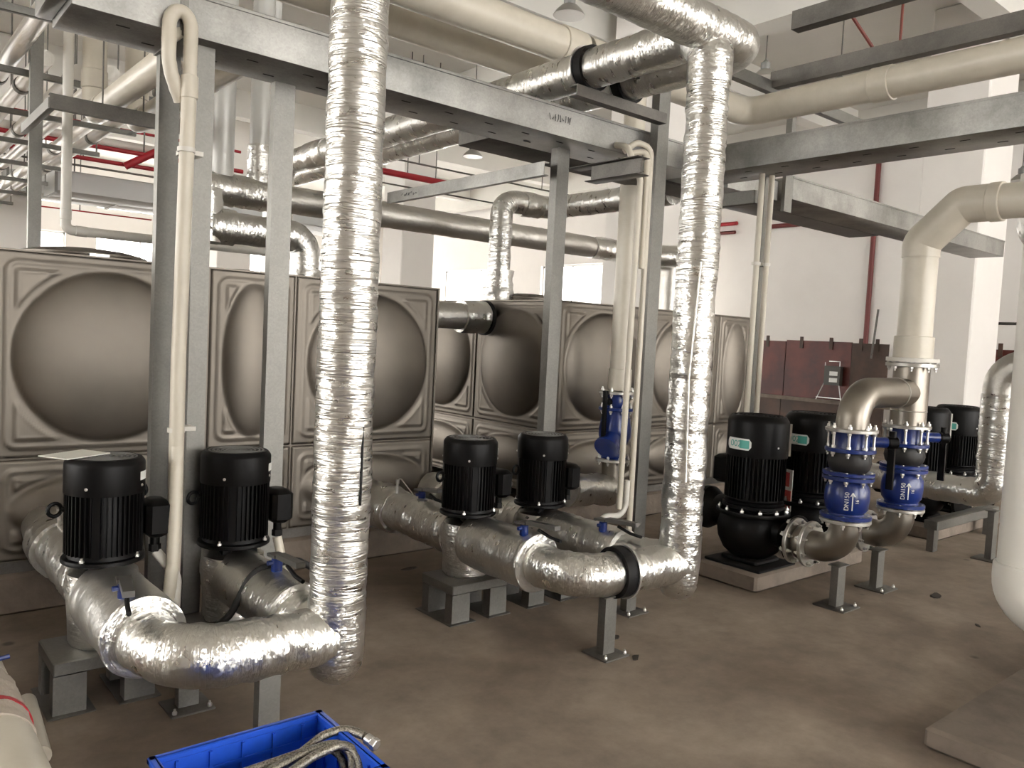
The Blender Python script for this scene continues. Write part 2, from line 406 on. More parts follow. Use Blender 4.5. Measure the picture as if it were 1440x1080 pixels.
def column(x, y, w=.8, d=.8):
    ncol[0] += 1; b = B(); b.bbox(x, x+w, y, y+d, 0, CZ, .02); struct(b, f'column_{ncol[0]}', WHT, 'square white plastered column')
column(8.2, 7.0, .95, .95); column(11.5, 4.35, .95, .8)
column(9.0, 14.5, .8, .8); column(1.95, 16.5, .7, .7); column(6.8, 19, .8, .8); column(14.3, 11.5, .6, .8); column(-6, 8, .8, .8)

# ------------------------------------------------------------------ tank plinths and water tanks
def hfield(w, h):
    n = lambda L: max(24, int(L*92))
    nx, ny = n(w), n(h); xs = np.linspace(0, w, nx+1); ys = np.linspace(0, h, ny+1)
    X, Y = np.meshgrid(xs, ys); g = .0025
    dx = np.minimum(X, w-X); dy = np.minimum(Y, h-Y); d = np.minimum(dx, dy)
    sm = lambda a, b_, t: (lambda q: q*q*(3-2*q))(np.clip((t-a)/(b_-a), 0, 1))
    ri, rr = .052, .05
    qx = np.abs(X-w/2)-(w/2-ri-rr); qy = np.abs(Y-h/2)-(h/2-ri-rr)
    sd = rr-np.hypot(np.maximum(qx, 0), np.maximum(qy, 0))-np.minimum(np.maximum(qx, qy), 0)
    z = .007*np.exp(-((sd-.004)/.008)**2) + .004*sm(.0, .02, sd)
    a, b_ = w/2-.085, h/2-.085
    e = np.sqrt(((X-w/2)/a)**2+((Y-h/2)/b_)**2)
    dep = .072*min(1, min(w, h)/.8)
    z += np.where(e < 1, .008+dep*np.clip(1-e**2, 0, 1)**.75, .008*np.exp(-((e-1)*min(a, b_)/.006)**2))
    t = np.minimum.reduce([(e-1.10)*min(a, b_), dx-.088, dy-.088])
    z += .0075*sm(0, .012, t)-.003*sm(.012, .024, t)
    z -= .012*(1-sm(0, .008, d))
    V = np.stack([np.clip(X, g, w-g), -z, np.clip(Y, g, h-g)], -1).reshape(-1, 3)
    idx = np.arange((nx+1)*(ny+1)).reshape(ny+1, nx+1)
    F = np.stack([idx[:-1, :-1], idx[:-1, 1:], idx[1:, 1:], idx[1:, :-1]], -1).reshape(-1, 4)
    b = B(); b.v = [tuple(p) for p in V]; b.f = F.tolist(); b.uv = [[(0, 0)]*4]*len(b.f)
    o = b.obj('panel', SS, angle=60); COL.objects.unlink(o); return o
HF = {k: hfield(*k) for k in ((1, 1), (.5, 1), (1, .5), (.5, .5))}
TY, TZ0, TZ1 = 4.45, .25, 1.75
def tank(label, x0, widths, depth, left_face):
    x1 = x0+sum(widths); t = root('water_tank', label, 'water tank', (x0, TY, TZ0), 'pressed steel water tanks')
    b = B(); b.box(x0+.008, x1-.008, TY+.010, TY+depth-.01, TZ0, TZ1-.006); b.obj('tank_shell', SS, t)
    b = B()                                          # edge angles and top plate lip
    for x in (x0, x1): b.box(x-.006, x+.006, TY-.004, TY+.03, TZ0, TZ1)
    b.box(x0-.006, x1+.006, TY-.006, TY+depth, TZ1-.008, TZ1); b.obj('top_plate', SS, t)
    x = x0
    for w in widths:
        for h, z in ((.5, TZ0), (1, TZ0+.5)):
            inst(HF[(w, h)], t, (x, TY, z), None, 'panel')
        x += w
    if left_face:
        y = TY
        for w in (1, 1):
            for h, z in ((.5, TZ0), (1, TZ0+.5)):
                o = inst(HF[(w, h)], t, (x0, y+w, z), (0, 0, -PI/2), 'panel')
            y += w
    b = B()
    for yy in (TY+.06, TY+1.0, TY+depth-.1): b.box(x0, x1, yy-.03, yy+.03, TZ0-.06, TZ0)
    b.obj('base_channel', GD, t)
    return t
def lid(t, x, y, r, z=TZ1):
    b = B(); b.lathe([(r*1.04, 0), (r*1.04, .012), (r*.98, .02), (r*.97, .045), (r, .047), (r, .058), (r*.93, .066), (r*.7, .085), (r*.35, .097), (0.001, .10)], (x, y, z), seg=48); l = b.obj('manhole_lid', SS, t)
    b = B(); b.box(x-.05, x+.05, y-r*1.09, y-r*.9, z+.02, z+.05); b.obj('lid_hasp', STEEL, l)
T1 = tank('steel panel water tank behind the two foil wrapped pumps with a card on one', -.44, [1, 1, .5, 1, ], 2.0, False)
# the near tank: panels end at x=.56,1.56,2.06,3.06
lid(T1, 1.13, 5.35, .34); lid(T1, 2.3, 5.9, .24)
T2 = tank('steel panel water tank whose corner stands by the blue strainer valve', 4.16, [1, 1, .5], 2.0, True)
lid(T2, 4.78, 5.55, .30)
for i, (x0, x1) in enumerate(((-.5, 3.12), (4.1, 6.72))):
    for yy in (TY+.02, TY+1.0, TY+1.85):
        b = B(); b.bbox(x0, x1, yy-.04, yy+.2, 0, TZ0-.06, .012)
        tag(b.obj('plinth', CON, base=((x0+x1)/2, yy+.08, 0)), 'low %s concrete plinth under the %s steel tank' % (('front', 'middle', 'rear')[int(round((yy-TY)/.95))], 'lidded near' if i == 0 else 'corner facing'), 'plinth')

# ------------------------------------------------------------------ small pump sets on the left and centre
PY = 3.35
def build_pump():
    t = root('inline_pump', '', 'pump', (0, 0, 0), 'small vertical pumps with foil wrapped casings')
    Z = -.2                                           # local z of the floor
    b = B(); b.lathe([(.02, .2), (.105, .2), (.118, .215), (.122, .30), (.13, .36), (.132, .43), (.125, .475), (.09, .495), (.05, .5)], (0, 0, Z), seg=40, jit=.010, jf=7)
    b.obj('casing_wrap', FC, t, True)
    b = B()
    for k in range(4):
        a = PI/4+k*PI/2; b.box(.075*math.cos(a)-.02, .075*math.cos(a)+.02, .075*math.sin(a)-.02, .075*math.sin(a)+.02, .47+Z, .525+Z)
    b.lathe([(.045, .47), (.045, .53)], (0, 0, Z), seg=20); b.obj('lantern_bracket', BLK, t, True)
    b = B(); b.lathe([(.10, .520), (.145, .520), (.148, .523), (.148, .534), (.145, .538), (.128, .540), (.124, .556)], (0, 0, Z), seg=40); fl = b.obj('mounting_flange', BLK, t, True)
    for k in range(4):
        a = PI/4+k*PI/2; o = inst(SBOLT, fl, (.136*math.cos(a), .136*math.sin(a), .536+Z), None, 'bolt')
    b = B(); b.lathe([(.11, .545), (.124, .553), (.124, .80), (.118, .81)], (0, 0, Z), seg=40); mo = b.obj('motor_body', BLK, t, True)
    b = B()
    for k in range(44):
        a = 2*PI*k/44; R = Matrix.Rotation(a, 3, 'Z')
        if k % 11 == 8: b.box(.120, .139, -.014, .014, .552+Z, .80+Z, R, (0, 0, 0)); continue
        b.box(.120, .1375, -.0022, .0022, .556+Z, .80+Z, R, (0, 0, 0))
    b.obj('cooling_fins', BLK, mo, True)
    b = B(); b.lathe([(.128, .785), (.1415, .785), (.1425, .79), (.1425, .893), (.140, .903), (.128, .918), (.118, .920), (.118, .914), (.02, .913)], (0, 0, Z), seg=48); fc = b.obj('fan_cover', BLK, t, True)
    b = B()
    for r in (.022, .040, .058, .076, .094, .110): b.lathe([(r-.0035, .913), (r-.0035, .9195), (r+.0035, .9195), (r+.0035, .913)], (0, 0, Z), seg=40)
    for k in range(8):
        a = k*PI/4; b.box(0, .117, -.003, .003, .913+Z, .918+Z, Matrix.Rotation(a, 3, 'Z'), (0, 0, 0))
    b.obj('grille', GREY, fc, True)
    for a in (-2.25, -.7, .85, 2.4):
        o = inst(SCREW, fc, (.142*math.cos(a), .142*math.sin(a), .815+Z), (0, PI/2, a), 'screw')
    b = B(); b.bbox(.130, .225, -.10, .035, .60+Z, .745+Z, .018); b.cyl((.18, -.03, .56+Z), (.18, -.03, .6+Z), .018, seg=12); tb = b.obj('terminal_box', BLK, t, True)
    b = B(); b.cyl((.18, -.03, .535+Z), (.18, -.03, .562+Z), .023, seg=6); b.obj('cable_gland', BLKM, tb, True)
    for (x, y, z, rz) in ((-.165, .03, .72, .2), (.155, .075, .765, PI/2+.5)):
        b = B(); c = Vector((x, y, z+Z)); ring = [c+Vector((.024*math.cos(q)*math.cos(rz), .024*math.cos(q)*math.sin(rz), .024*math.sin(q))) for q in [2*PI*i/16 for i in range(17)]]
        b.tube(ring, .0075, seg=8, caps=False); d = Vector((-x, -y, 0)).normalized()
        b.cyl(c+d*.022, c+d*.055, .010, seg=8); b.obj('eye_bolt', BLK, t, True)
    a0 = -.62; b = B(); pts = []
    for k in range(5):
        a = a0-.19+.095*k
        for z in (.835, .868): pts.append((.1445*math.cos(a), .1445*math.sin(a), z+Z))
    b.add(pts, [(2*k, 2*k+2, 2*k+3, 2*k+1) for k in range(4)])
    b.obj('nameplate', WLAB, fc, True)
    return t
pump_x = (.795, 1.305, 2.55, 3.06)
plabel = ('black motor pump carrying a loose white card on its fan cover', 'black motor pump beside the thick cream conduit, second from the card',
          'black motor pump above the square channel stool in the middle', 'black motor pump standing nearest the blue strainer valve')
p0 = build_pump(); pumps = []
for i, x in enumerate(pump_x):
    p = p0 if i == 0 else copy_tree(p0)
    p.location = (x, PY, .2); p['label'] = plabel[i]; WL[p.name] = Vector((x, PY, .2)); pumps.append(p)
b = B(); b.box(.60, .80, 3.33, 3.47, .921, .925, Matrix.Rotation(.55, 3, 'Z')); tag(b.obj('card', PAPER, base=(.7, 3.4, .921)), 'loose white card lying on top of the leftmost black pump motor', 'card')
for i, (x, lab) in enumerate(((.79, 'grey channel stool under the pump with the white card'), (1.305, 'grey channel stool under the pump behind the cream conduit'), (2.55, 'open sided grey channel stool under the middle pump'), (3.06, 'grey channel stool under the pump nearest the blue valve'))):
    t = root('pump_stool', lab, 'stand', (x, PY-.02, 0), 'channel steel stools under the small pumps')
    b = B(); b.bbox(x-.19, x+.16, 3.19, 3.47, .15, .2, .004); b.obj('top_channel', GP, t)
    for (lx, ly) in ((x-.19, 3.19), (x-.19, 3.40), (x+.05, 3.19), (x+.05, 3.40)):
        b = B(); b.prism(cprof(lx+.055, ly+.0, .11, .06, .006, '+y'), .006, .15); b.obj('leg', GP, t)
    b = B(); b.bbox(x-.21, x-.05, 3.17, 3.49, 0, .007, .002); b.bbox(x+.03, x+.18, 3.17, 3.49, 0, .007, .002); b.obj('foot_plate', GD, t)

def lever(t, x, y, z, dx, dy, L=.21):
    b = B(); b.cyl((x, y, z-.035), (x, y, z+.018), .021, seg=16, ch=.003); b.cyl((x-.038, y, z+.002), (x+.005, y, z+.002), .009, seg=10); cl = b.obj('valve_collar', BLU, t)
    cl['label'] = 'blue valve neck'
    b = B(); d = Vector((dx, dy, 0)).normalized(); s_ = Vector((-d.y, d.x, 0)); c0 = Vector((x, y, z+.018))
    def sl(a0, a1, w, h0, h1, th=.012):
        p = [c0+d*a0-s_*w+Vector((0, 0, h0)), c0+d*a0+s_*w+Vector((0, 0, h0)), c0+d*a1+s_*w+Vector((0, 0, h1)), c0+d*a1-s_*w+Vector((0, 0, h1))]
        q = [v+Vector((0, 0, th)) for v in p]; b.add(p+q, [(0, 3, 2, 1), (4, 5, 6, 7), (0, 1, 5, 4), (1, 2, 6, 5), (2, 3, 7, 6), (3, 0, 4, 7)])
    sl(-.045, .03, .024, 0, .006); sl(.03, L, .018, .006, .02, .02); b.obj('valve_lever', LEVER, t)
    b = B(); a = c0+d*(L*.45)+Vector((0, 0, -.004)); b.tube([a, a+d*L*.35+Vector((0, 0, -.018)), a+d*L*.66+Vector((0, 0, -.02))], .008, seg=8); b.obj('locking_trigger', BLKM, t)
HZ = .39
sl_lab = ('suction', 'discharge')
who = ('pump with the white card', 'pump behind the cream conduit', 'middle pump on the open stool', 'pump nearest the blue valve')
for i, x in enumerate(pump_x):
    # suction pipe back to the tank
    r = .115 if i in (0, 2, 3) else .095
    t = root('suction_pipe', 'crumpled foil wrapped suction pipe from the %s back to tank' % who[i], 'pipe', (x, 3.9, HZ), 'foil wrapped suction pipes')
    b = B(); b.tube([(x, PY+.1, HZ), (x, TY-.02, HZ+.02)], r, seg=32, step=.02, jit=.010); b.obj('pipe_wrap', FC, t)
    b = B(); b.tube([(x, 4.02, HZ), (x, 4.22, HZ+.01)], r*1.16, seg=32, step=.02, jit=.012); b.obj('flange_wrap', FC, t)
    lever(t, x+.01, 3.80, HZ+r+.03, .02, -1, .17)
    b = B(); b.cyl((x-.03, 4.0, HZ+r), (x-.03, 4.0, HZ+r+.075), .009, seg=10); b.cyl((x-.03, 4.0, HZ+r+.06), (x-.03, 4.0, HZ+r+.085), .012, seg=6)
    b.tube(fillet([(x-.03, 4.0, HZ+r+.08), (x-.03, 3.97, HZ+r+.10), (x-.01, 3.86, HZ+r+.02)], .03, 5), .004, seg=6); b.obj('air_vent', STEEL, t)
    # discharge sleeve
    t = root('discharge_pipe', 'smooth foil sleeve on the discharge side of the %s' % who[i], 'pipe', (x, 2.95, HZ), 'foil wrapped discharge sleeves')
    rs = .136 if i in (0, 2) else .118; y1 = 2.80 if i in (0, 2) else 2.72
    b = B(); b.tube([(x, PY-.08, HZ), (x, y1, HZ)], rs, seg=40, step=.02, jit=.0045); b.obj('sleeve', FS if i == 0 else FSC, t)
    b = B(); b.lathe([(rs-.004, 0), (rs+.004, .002), (rs+.002, .016), (.1, .020)], (x, y1+.002, HZ), (0, -1, 0), 40, .004); b.obj('end_ring', FC, t)
    vx_, vy_ = ((.745, 2.86), (1.31, 2.92), (2.51, 2.85), (3.0, 2.80))[i]
    lever(t, vx_, vy_, HZ+math.sqrt(rs*rs-(vx_-x)**2)+.03, (-.2, -.05, .0, .0)[i], -1, .23)
def clampset(t, c, d, r, w=.05):
    d = Vector(d).normalized(); b = B(); c = Vector(c)
    b.lathe([(r-.004, -w/2), (r+.018, -w/2), (r+.020, 0), (r+.018, w/2), (r-.004, w/2)], c, d, 40); b.obj('rubber_ring', BLKM, t)
    b = B(); b.lathe([(r+.017, w/2-.002), (r+.028, w/2-.002), (r+.028, w/2+.010), (r+.017, w/2+.010)], c, d, 40); b.obj('steel_band', STEEL, t)
def leg_stand(label, x, y, h, w=.075, plate=.16, group='pipe support legs with floor plates', m=None):
    t = root('pipe_support_leg', label, 'support leg', (x, y, 0), group)
    b = B(); b.bbox(x-plate/2, x+plate/2, y-plate/2, y+plate/2, 0, .009, .002); b.obj('base_plate', GD, t)
    b = B(); b.prism(cprof(x, y-.02, w, .045, .006, '+y'), .009, h); b.obj('channel_post', m or GP, t)
    b = B(); b.bbox(x-.055, x+.055, y-.035, y+.04, h, h+.008, .002); b.obj('head_plate', GP, t)
    for sx in (-1, 1):
        o = inst(SBOLT, t, (x+sx*plate*.4, y-plate*.38, .009), None, 'anchor_bolt')
    return t
# headers and risers
for k, (xa, xr, yr, lab) in enumerate(((.795, 1.36, 2.52, 'near'), (2.55, 3.2, 2.466, 'middle'))):
    w = ('below the blue bin\'s pumps', 'clamped over a support leg')[k]
    t = root('header_pipe', ('crumpled foil header elbow behind the blue bin', 'foil header elbow held by a black clamp in the middle')[k], 'pipe', (xa, 2.52, HZ), 'foil wrapped header pipes')
    path = fillet([(xa, 2.80, HZ), (xa, 2.53, HZ-.005), (xr, yr, HZ-.01)], .19, 12)
    b = B(); b.tube(path, .098, seg=36, step=.018, jit=.008); b.obj('elbow_wrap', FC, t)
    b = B(); b.tube(fillet([(pump_x[2*k+1], 2.74, HZ), (pump_x[2*k+1]+.01, 2.62, HZ), (xr, yr+.02, HZ-.01)], .08, 6), .096, seg=30, step=.02, jit=.008); b.obj('branch_wrap', FC, t)
    t = root('riser_pipe', ('tall creased foil riser standing behind the blue bin', 'creased foil riser beside the large black pumps')[k], 'pipe', (xr, yr, .2), 'foil wrapped risers')
    top = 2.95 if k else 2.96
    zc = .92 if k == 0 else .7
    b = B(); b.lathe([(.001, -.10), (.04, -.094), (.075, -.07), (.096, -.03), (.101, .02), (.101, .10), (.1, .22)], (xr, yr, .30), seg=40, jit=.010, jf=9); b.obj('bottom_cap', FC, t)
    b = B(); b.tube([(xr, yr, .38), (xr, yr, 1.72)], .0995, seg=44, step=.014, jit=.006, v0=.3); b.obj('lower_wrap', FC if k else FR, t)
    if k == 0:
        b = B(); b.tube(fillet([(xr, yr, 1.72), (xr, yr, 2.60), (xr, 2.47, 2.96), (xr+.5, 2.47, 2.96)], .14, 10), .097, seg=44, step=.014, jit=.005, v0=1.7); b.obj('upper_wrap', FR, t)
        b = B(); b.tube([(xr+.021, yr-.097, z) for z in (.85, 1.0, 1.12)], .004, seg=6); b.obj('wrap_slit', GAP, t)
    else:
        b = B(); b.tube([(xr, yr, 1.72), (xr, yr, 2.72)], .1, seg=44, step=.014, jit=.006, v0=1.7); b.obj('upper_wrap', FR, t)
        b = B(); b.tube(fillet([(xr, yr, 2.70), (xr, yr, 2.95), (xr, yr+.4, 2.95)], .15, 10), .106, seg=36, step=.02, jit=.006); b.obj('top_elbow', FC, t)
        b = B(); b.tube([(xr-.075, yr-.07, .8), (xr-.085, yr-.058, 1.3), (xr-.07, yr-.075, 1.85)], .005, seg=6, step=.05, jit=.002); b.obj('tape_seam', FD, t)
tc_ = root('pipe_clamp', 'black rubber clamp with steel band on the middle foil header', 'clamp', (2.80, 2.50, .3))
clampset(tc_, (2.80, 2.506, .385), (.98, -.12, 0), .101, .06)
leg_stand('steel leg under the black clamped foil header in the middle', 2.755, 2.51, .275)
leg_stand('steel leg with floor plate between the header and the middle riser', 3.3, 2.86, .26)
leg_stand('steel leg under the near foil header behind blue bin', 1.13, 2.56, .275)
leg_stand('steel leg with floor plate under the discharge sleeves near the cream conduit', 1.02, 3.03, .25)

# ------------------------------------------------------------------ overhead foil pipes
t = root('overhead_pipe', 'crumpled foil pipe crossing overhead and turning back at its right end', 'pipe', (2.5, 2.47, 2.96), 'foil wrapped overhead pipes')
b = B(); b.tube(fillet([(1.84, 2.47, 2.96), (3.5, 2.47, 2.955), (3.5, 3.0, 2.95)], .13, 10), .106, seg=36, step=.02, jit=.005); b.obj('cross_run', FC, t)
b = B(); b.tube([(3.5, 2.98, 2.95), (3.5, 7.9, 2.95)], .104, seg=32, step=.03, jit=.004); b.obj('long_run', FR, t)
b = B(); b.tube([(3.5, 6.0, 2.95), (3.5, 6.25, 2.95)], .114, seg=32, step=.02, jit=.006); b.obj('joint_wrap', FC, t)
b = B(); b.tube(fillet([(3.5, 7.88, 2.95), (3.5, 8.2, 2.95), (3.5, 8.2, 2.0)], .15), .104, seg=28, step=.03, jit=.004); b.obj('end_drop', FD, t)
t = root('overhead_pipe', 'foil pipe running back from the middle riser through the black clamp', 'pipe', (3.2, 3.3, 2.95), 'foil wrapped overhead pipes')
b = B(); b.tube([(3.2, 2.85, 2.95), (3.2, 7.0, 2.95)], .105, seg=32, step=.025, jit=.004); b.obj('long_run', FR, t)
b = B(); b.tube([(3.2, 6.35, 2.95), (3.2, 6.7, 2.95)], .118, seg=32, step=.02, jit=.008); b.obj('joint_wrap', FC, t)
b = B(); b.tube(fillet([(3.2, 6.98, 2.95), (3.2, 7.3, 2.95), (3.2, 7.3, 2.1)], .15), .105, seg=28, step=.03, jit=.004); b.obj('end_drop', FD, t)
for x, lab in ((3.2, 'black saddle clamp around the front overhead foil pipe'), (3.5, 'black saddle clamp around the rear overhead foil pipe')):
    t = root('pipe_clamp', lab, 'clamp', (x, 3.27, 2.84)); clampset(t, (x, 3.27, 2.95), (0, 1, 0), .106, .06)

# ------------------------------------------------------------------ trunking and its posts
BY, BZ, BH, BD = 3.40, 2.587, .172, .345
def trunk(label, x0, x1, y0, y1, slots, z0=BZ, h=BH, m=None):
    ax = 'x' if (x1-x0) > (y1-y0) else 'y'
    t = root('cable_trunking', label, 'trunking', ((x0+x1)/2, (y0+y1)/2, z0), 'galvanised cable trunking')
    b = B(); b.bbox(x0, x1, y0, y1, z0, z0+h-.006, .003); b.obj('tray_body', m or GV, t)
    b = B(); b.bbox(x0-.001, x1+.001, y0-.004, y1+.004, z0+h-.016, z0+h, .002); b.obj('cover', m or GV, t)
    if slots:
        lo, hi = (x0, x1) if ax == 'x' else (y0, y1); n = int((hi-lo-.2)/.26)
        for k in range(n):
            s_ = lo+.2+k*.26
            for q, f in enumerate((.28, .68)):
                b = B()
                if ax == 'x': b.box(s_+q*.13-.025, s_+q*.13+.025, y0+(y1-y0)*f-.005, y0+(y1-y0)*f+.005, z0-.0015, z0+.002)
                else: b.box(x0+(x1-x0)*f-.005, x0+(x1-x0)*f+.005, s_+q*.13-.025, s_+q*.13+.025, z0-.0015, z0+.002)
                b.obj('slot', GAP, t)
    return t
t = trunk('long galvanised trunking running over the small pumps from upper left', .66, 4.39, BY, BY+BD, True)
b = B(); b.bbox(.60, .66, BY-.01, BY+BD+.01, BZ+.03, BZ+BH+.02, .004); b.obj('end_cap', GV, t)
b = B(); b.box(1.045, 1.075, BY-.006, BY+BD+.006, BZ-.006, BZ+BH+.004); b.obj('joint_strap', GP, t)
trunk('galvanised trunking coming from the right edge across the long one', 4.39, 4.74, .3, BY+.30, True)
t = trunk('short galvanised trunking continuing back above the blue valves', 5.50, 9.7, BY, BY+BD, False)
b = B(); b.box(5.40, 5.50, BY+.002, BY+.03, BZ-.10, BZ+BH); b.obj('joint_strap', GP, t)
b = B(); b.box(4.76, 5.38, BY+.05, BY+.30, BZ-.02, BZ+.12); b.obj('coupling', GV, t)
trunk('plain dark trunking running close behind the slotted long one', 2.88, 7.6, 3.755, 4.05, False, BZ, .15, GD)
t = root('steel_channel', 'short galvanised cross arm under the trunking junction', 'bracket', (4.6, 3.6, 2.42))
b = B(); b.bbox(4.72, 4.80, 3.20, 3.66, 2.43, 2.52, .003); b.obj('arm', GP, t)
t = root('steel_channel', 'thin bright galvanised channel from the middle post toward the far tank', 'bracket', (3.2, 4.4, 2.4))
b = B(); b.prism(cprof(3.2, 2.46, .08, .0401, .006, '+x') if False else [(3.18, 2.41), (3.22, 2.41), (3.22, 2.416), (3.186, 2.416), (3.186, 2.484), (3.22, 2.484), (3.22, 2.49), (3.18, 2.49)], 3.60, 5.36, 'y'); b.obj('channel', GV, t)
t = root('steel_channel', 'short dull channel arm behind the paired thin conduits', 'bracket', (3.32, 3.1, 2.4))
b = B(); b.bbox(3.33, 3.345, 2.98, 3.36, 2.37, 2.455, .003); b.bbox(3.30, 3.40, 2.98, 3.52, 2.455, 2.461, .002); b.bbox(3.30, 3.40, 2.98, 3.38, 2.364, 2.37, .002); b.obj('channel', GD, t)
def post(label, x, y, z1, w=.085, d=.05, open_='+y', plate=True, z0=0, m=None):
    t = root('steel_post', label, 'post', (x, y, z0), 'galvanised channel posts')
    b = B(); b.prism(cprof(x, y-d/2, w, d, .006, open_) if open_ == '+y' else cprof(x, y+d/2, w, d, .006, '-y'), z0+.008, z1); b.obj('channel', m or GP, t)
    b = B(); b.bbox(x-.075, x+.075, y-.075, y+.075, z0, z0+.008, .002); b.obj('base_plate', GD, t)
    return t
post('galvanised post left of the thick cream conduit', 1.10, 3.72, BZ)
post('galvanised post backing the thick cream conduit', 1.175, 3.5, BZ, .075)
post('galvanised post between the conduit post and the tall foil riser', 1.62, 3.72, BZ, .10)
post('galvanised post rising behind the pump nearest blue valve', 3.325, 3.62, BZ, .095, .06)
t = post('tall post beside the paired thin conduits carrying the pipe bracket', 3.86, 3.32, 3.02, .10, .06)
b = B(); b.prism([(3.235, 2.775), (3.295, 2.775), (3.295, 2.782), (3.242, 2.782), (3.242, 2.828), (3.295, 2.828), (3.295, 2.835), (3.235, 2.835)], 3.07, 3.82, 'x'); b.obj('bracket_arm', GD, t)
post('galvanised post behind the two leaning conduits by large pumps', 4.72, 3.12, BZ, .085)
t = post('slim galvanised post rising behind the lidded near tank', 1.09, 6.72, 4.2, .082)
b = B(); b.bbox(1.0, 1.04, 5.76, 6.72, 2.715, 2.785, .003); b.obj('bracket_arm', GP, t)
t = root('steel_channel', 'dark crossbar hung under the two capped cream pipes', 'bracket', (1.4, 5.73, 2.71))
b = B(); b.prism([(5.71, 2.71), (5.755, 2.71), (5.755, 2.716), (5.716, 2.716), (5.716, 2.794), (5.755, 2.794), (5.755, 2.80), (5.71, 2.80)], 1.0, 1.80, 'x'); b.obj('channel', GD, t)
for x in (1.3, 1.545, 1.77):
    b = B(); b.cyl((x, 5.735, 2.80), (x, 5.735, CZ), .005, seg=6); b.obj('hanger_rod', GD, t)

INK = mat('ink', (.05, .05, .06), .7)
def scribble(par, c, u, v, n, w, h, seed):
    rnd = random.Random(seed); b = B(); c, u, v = Vector(c), Vector(u), Vector(v); nn = u.cross(v)
    for k in range(n):
        p = [c+u*(w*(k+rnd.random()*.8)/n)+v*(rnd.random()*h) for q in range(4)]
        b.tube([q+nn*.0008 for q in p], .0016, seg=4)
    b.obj('pencil_mark', INK, par)
scribble(bpy.data.objects['cable_trunking'], (3.02, 3.3955, 2.66), (1, 0, 0), (0, 0, 1), 9, .17, .045, 3)
scribble(bpy.data.objects['steel_channel.001'], (3.1795, 5.16, 2.435), (0, -1, 0), (0, 0, 1), 7, .22, .028, 5)

# conduits
t = root('conduit', 'thick cream conduit strapped to post with a looped flexible top', 'conduit', (1.075, 3.36, .3))
b = B(); b.tube(fillet([(1.075, 3.36, 2.42), (1.06, 3.36, 1.3), (1.055, 3.34, .55), (1.03, 3.28, .34)], .3), .029, seg=16); b.obj('vertical_run', PVC, t)
b = B(); arc = [(1.035+.04*math.cos(q), 3.365-.005*math.cos(q), 2.60+.06*math.sin(q)) for q in [PI*k/12 for k in range(13)]]
b.tube([(1.075, 3.36, 2.38), (1.075, 3.36, 2.5)] + arc + [(.995, 3.37, 2.52), (.997, 3.372, 2.47), (1.008, 3.376, 2.42), (1.03, 3.385, 2.37), (1.055, 3.40, 2.325)], .027, seg=16, step=.008, jit=.0012, jf=60); b.obj('flexible_loop', PVC, t)
b = B(); b.cyl((1.075, 3.36, 2.33), (1.075, 3.36, 2.42), .033, seg=16, ch=.003); b.obj('coupler', PVC, t)
b = B(); b.tube(fillet([(1.0, 3.375, 2.49), (1.01, 3.40, 2.56), (1.05, 3.42, 2.60), (1.09, 3.43, 2.66)], .03, 5), .024, seg=12); b.obj('side_loop', PVC, t)
for z in (2.12, 1.0): 
    b = B(); b.box(1.06, 1.145, 3.385, 3.46, z, z+.018); b.lathe([(.031, 0), (.034, 0), (.034, .018), (.031, .018)], (1.0685 if z > 2 else 1.058, 3.36, z), seg=18); b.obj('saddle_clip', PVW, t)
t = root('conduit', 'ribbed cream flexible conduit dropping beside the thick one to near pumps', 'conduit', (1.0, 3.3, .3))
b = B(); b.tube(fillet([(1.045, 3.30, .95), (1.02, 3.24, .5), (1.0, 3.22, .33), (.985, 3.25, .27)], .15), .025, seg=14, step=.006, jit=.002, jf=70); b.obj('flexible_run', PVC, t)
b = B(); b.tube(fillet([(.98, 3.32, .53), (1.04, 3.25, .44), (1.02, 3.2, .30)], .08), .02, seg=12); b.obj('pump_tail', PVW, t)
t = root('conduit', 'cream flexible tail below the terminal box of second pump', 'conduit', (1.48, 3.3, .3))
b = B(); b.tube(fillet([(1.485, 3.32, .53), (1.505, 3.30, .42), (1.53, 3.22, .30)], .08), .020, seg=12); b.obj('flexible_run', PVC, t)
t = root('hose', 'black corrugated hose crossing behind the conduit post to second lever', 'hose', (1.3, 2.95, .4))
b = B(); b.tube(fillet([(1.06, 3.02, .30), (1.14, 2.98, .31), (1.24, 2.98, .50), (1.40, 2.96, .53), (1.62, 3.02, .40), (1.75, 3.2, .2)], .1), .014, seg=12, step=.006, jit=.001, jf=90); b.obj('corrugated_tube', RUB, t)
for i, (x, lab) in enumerate(((3.655, 'left of the two thin conduits with crook tops on the bracket post'), (3.735, 'right of the two thin conduits with crook tops on the bracket post'))):
    t = root('conduit', lab, 'conduit', (x, 3.27, .3), 'thin conduits with crook tops')
    if i == 0: p = [(x-.02, 3.27, .45), (x, 3.27, 2.42), (x-.085, 3.27, 2.53), (x-.09, 3.30, 2.60), (x-.09, 3.40, 2.625)]
    else: p = [(x, 3.27, .3), (x, 3.27, 2.50), (x, 3.27, 2.62), (x-.10, 3.30, 2.64), (x-.16, 3.34, 2.58)]
    b = B(); b.tube(fillet(p, .06, 6), .0185, seg=14); b.obj('tube_run', PVC, t)
    if i == 1:
        b = B(); b.tube(fillet([(x-.035, 3.262, 1.9), (x-.035, 3.262, 2.54), (x-.05, 3.27, 2.59), (x-.13, 3.32, 2.57)], .05, 6), .0185, seg=14); b.obj('second_run', PVC, t)
        b = B(); b.tube(fillet([(x-.04, 3.27, .62), (x-.04, 3.27, .40), (x-.22, 3.27, .42), (x-.33, 3.26, .35)], .10, 8), .018, seg=14, step=.008, jit=.001, jf=80); b.obj('flexible_tail', PVW, t)
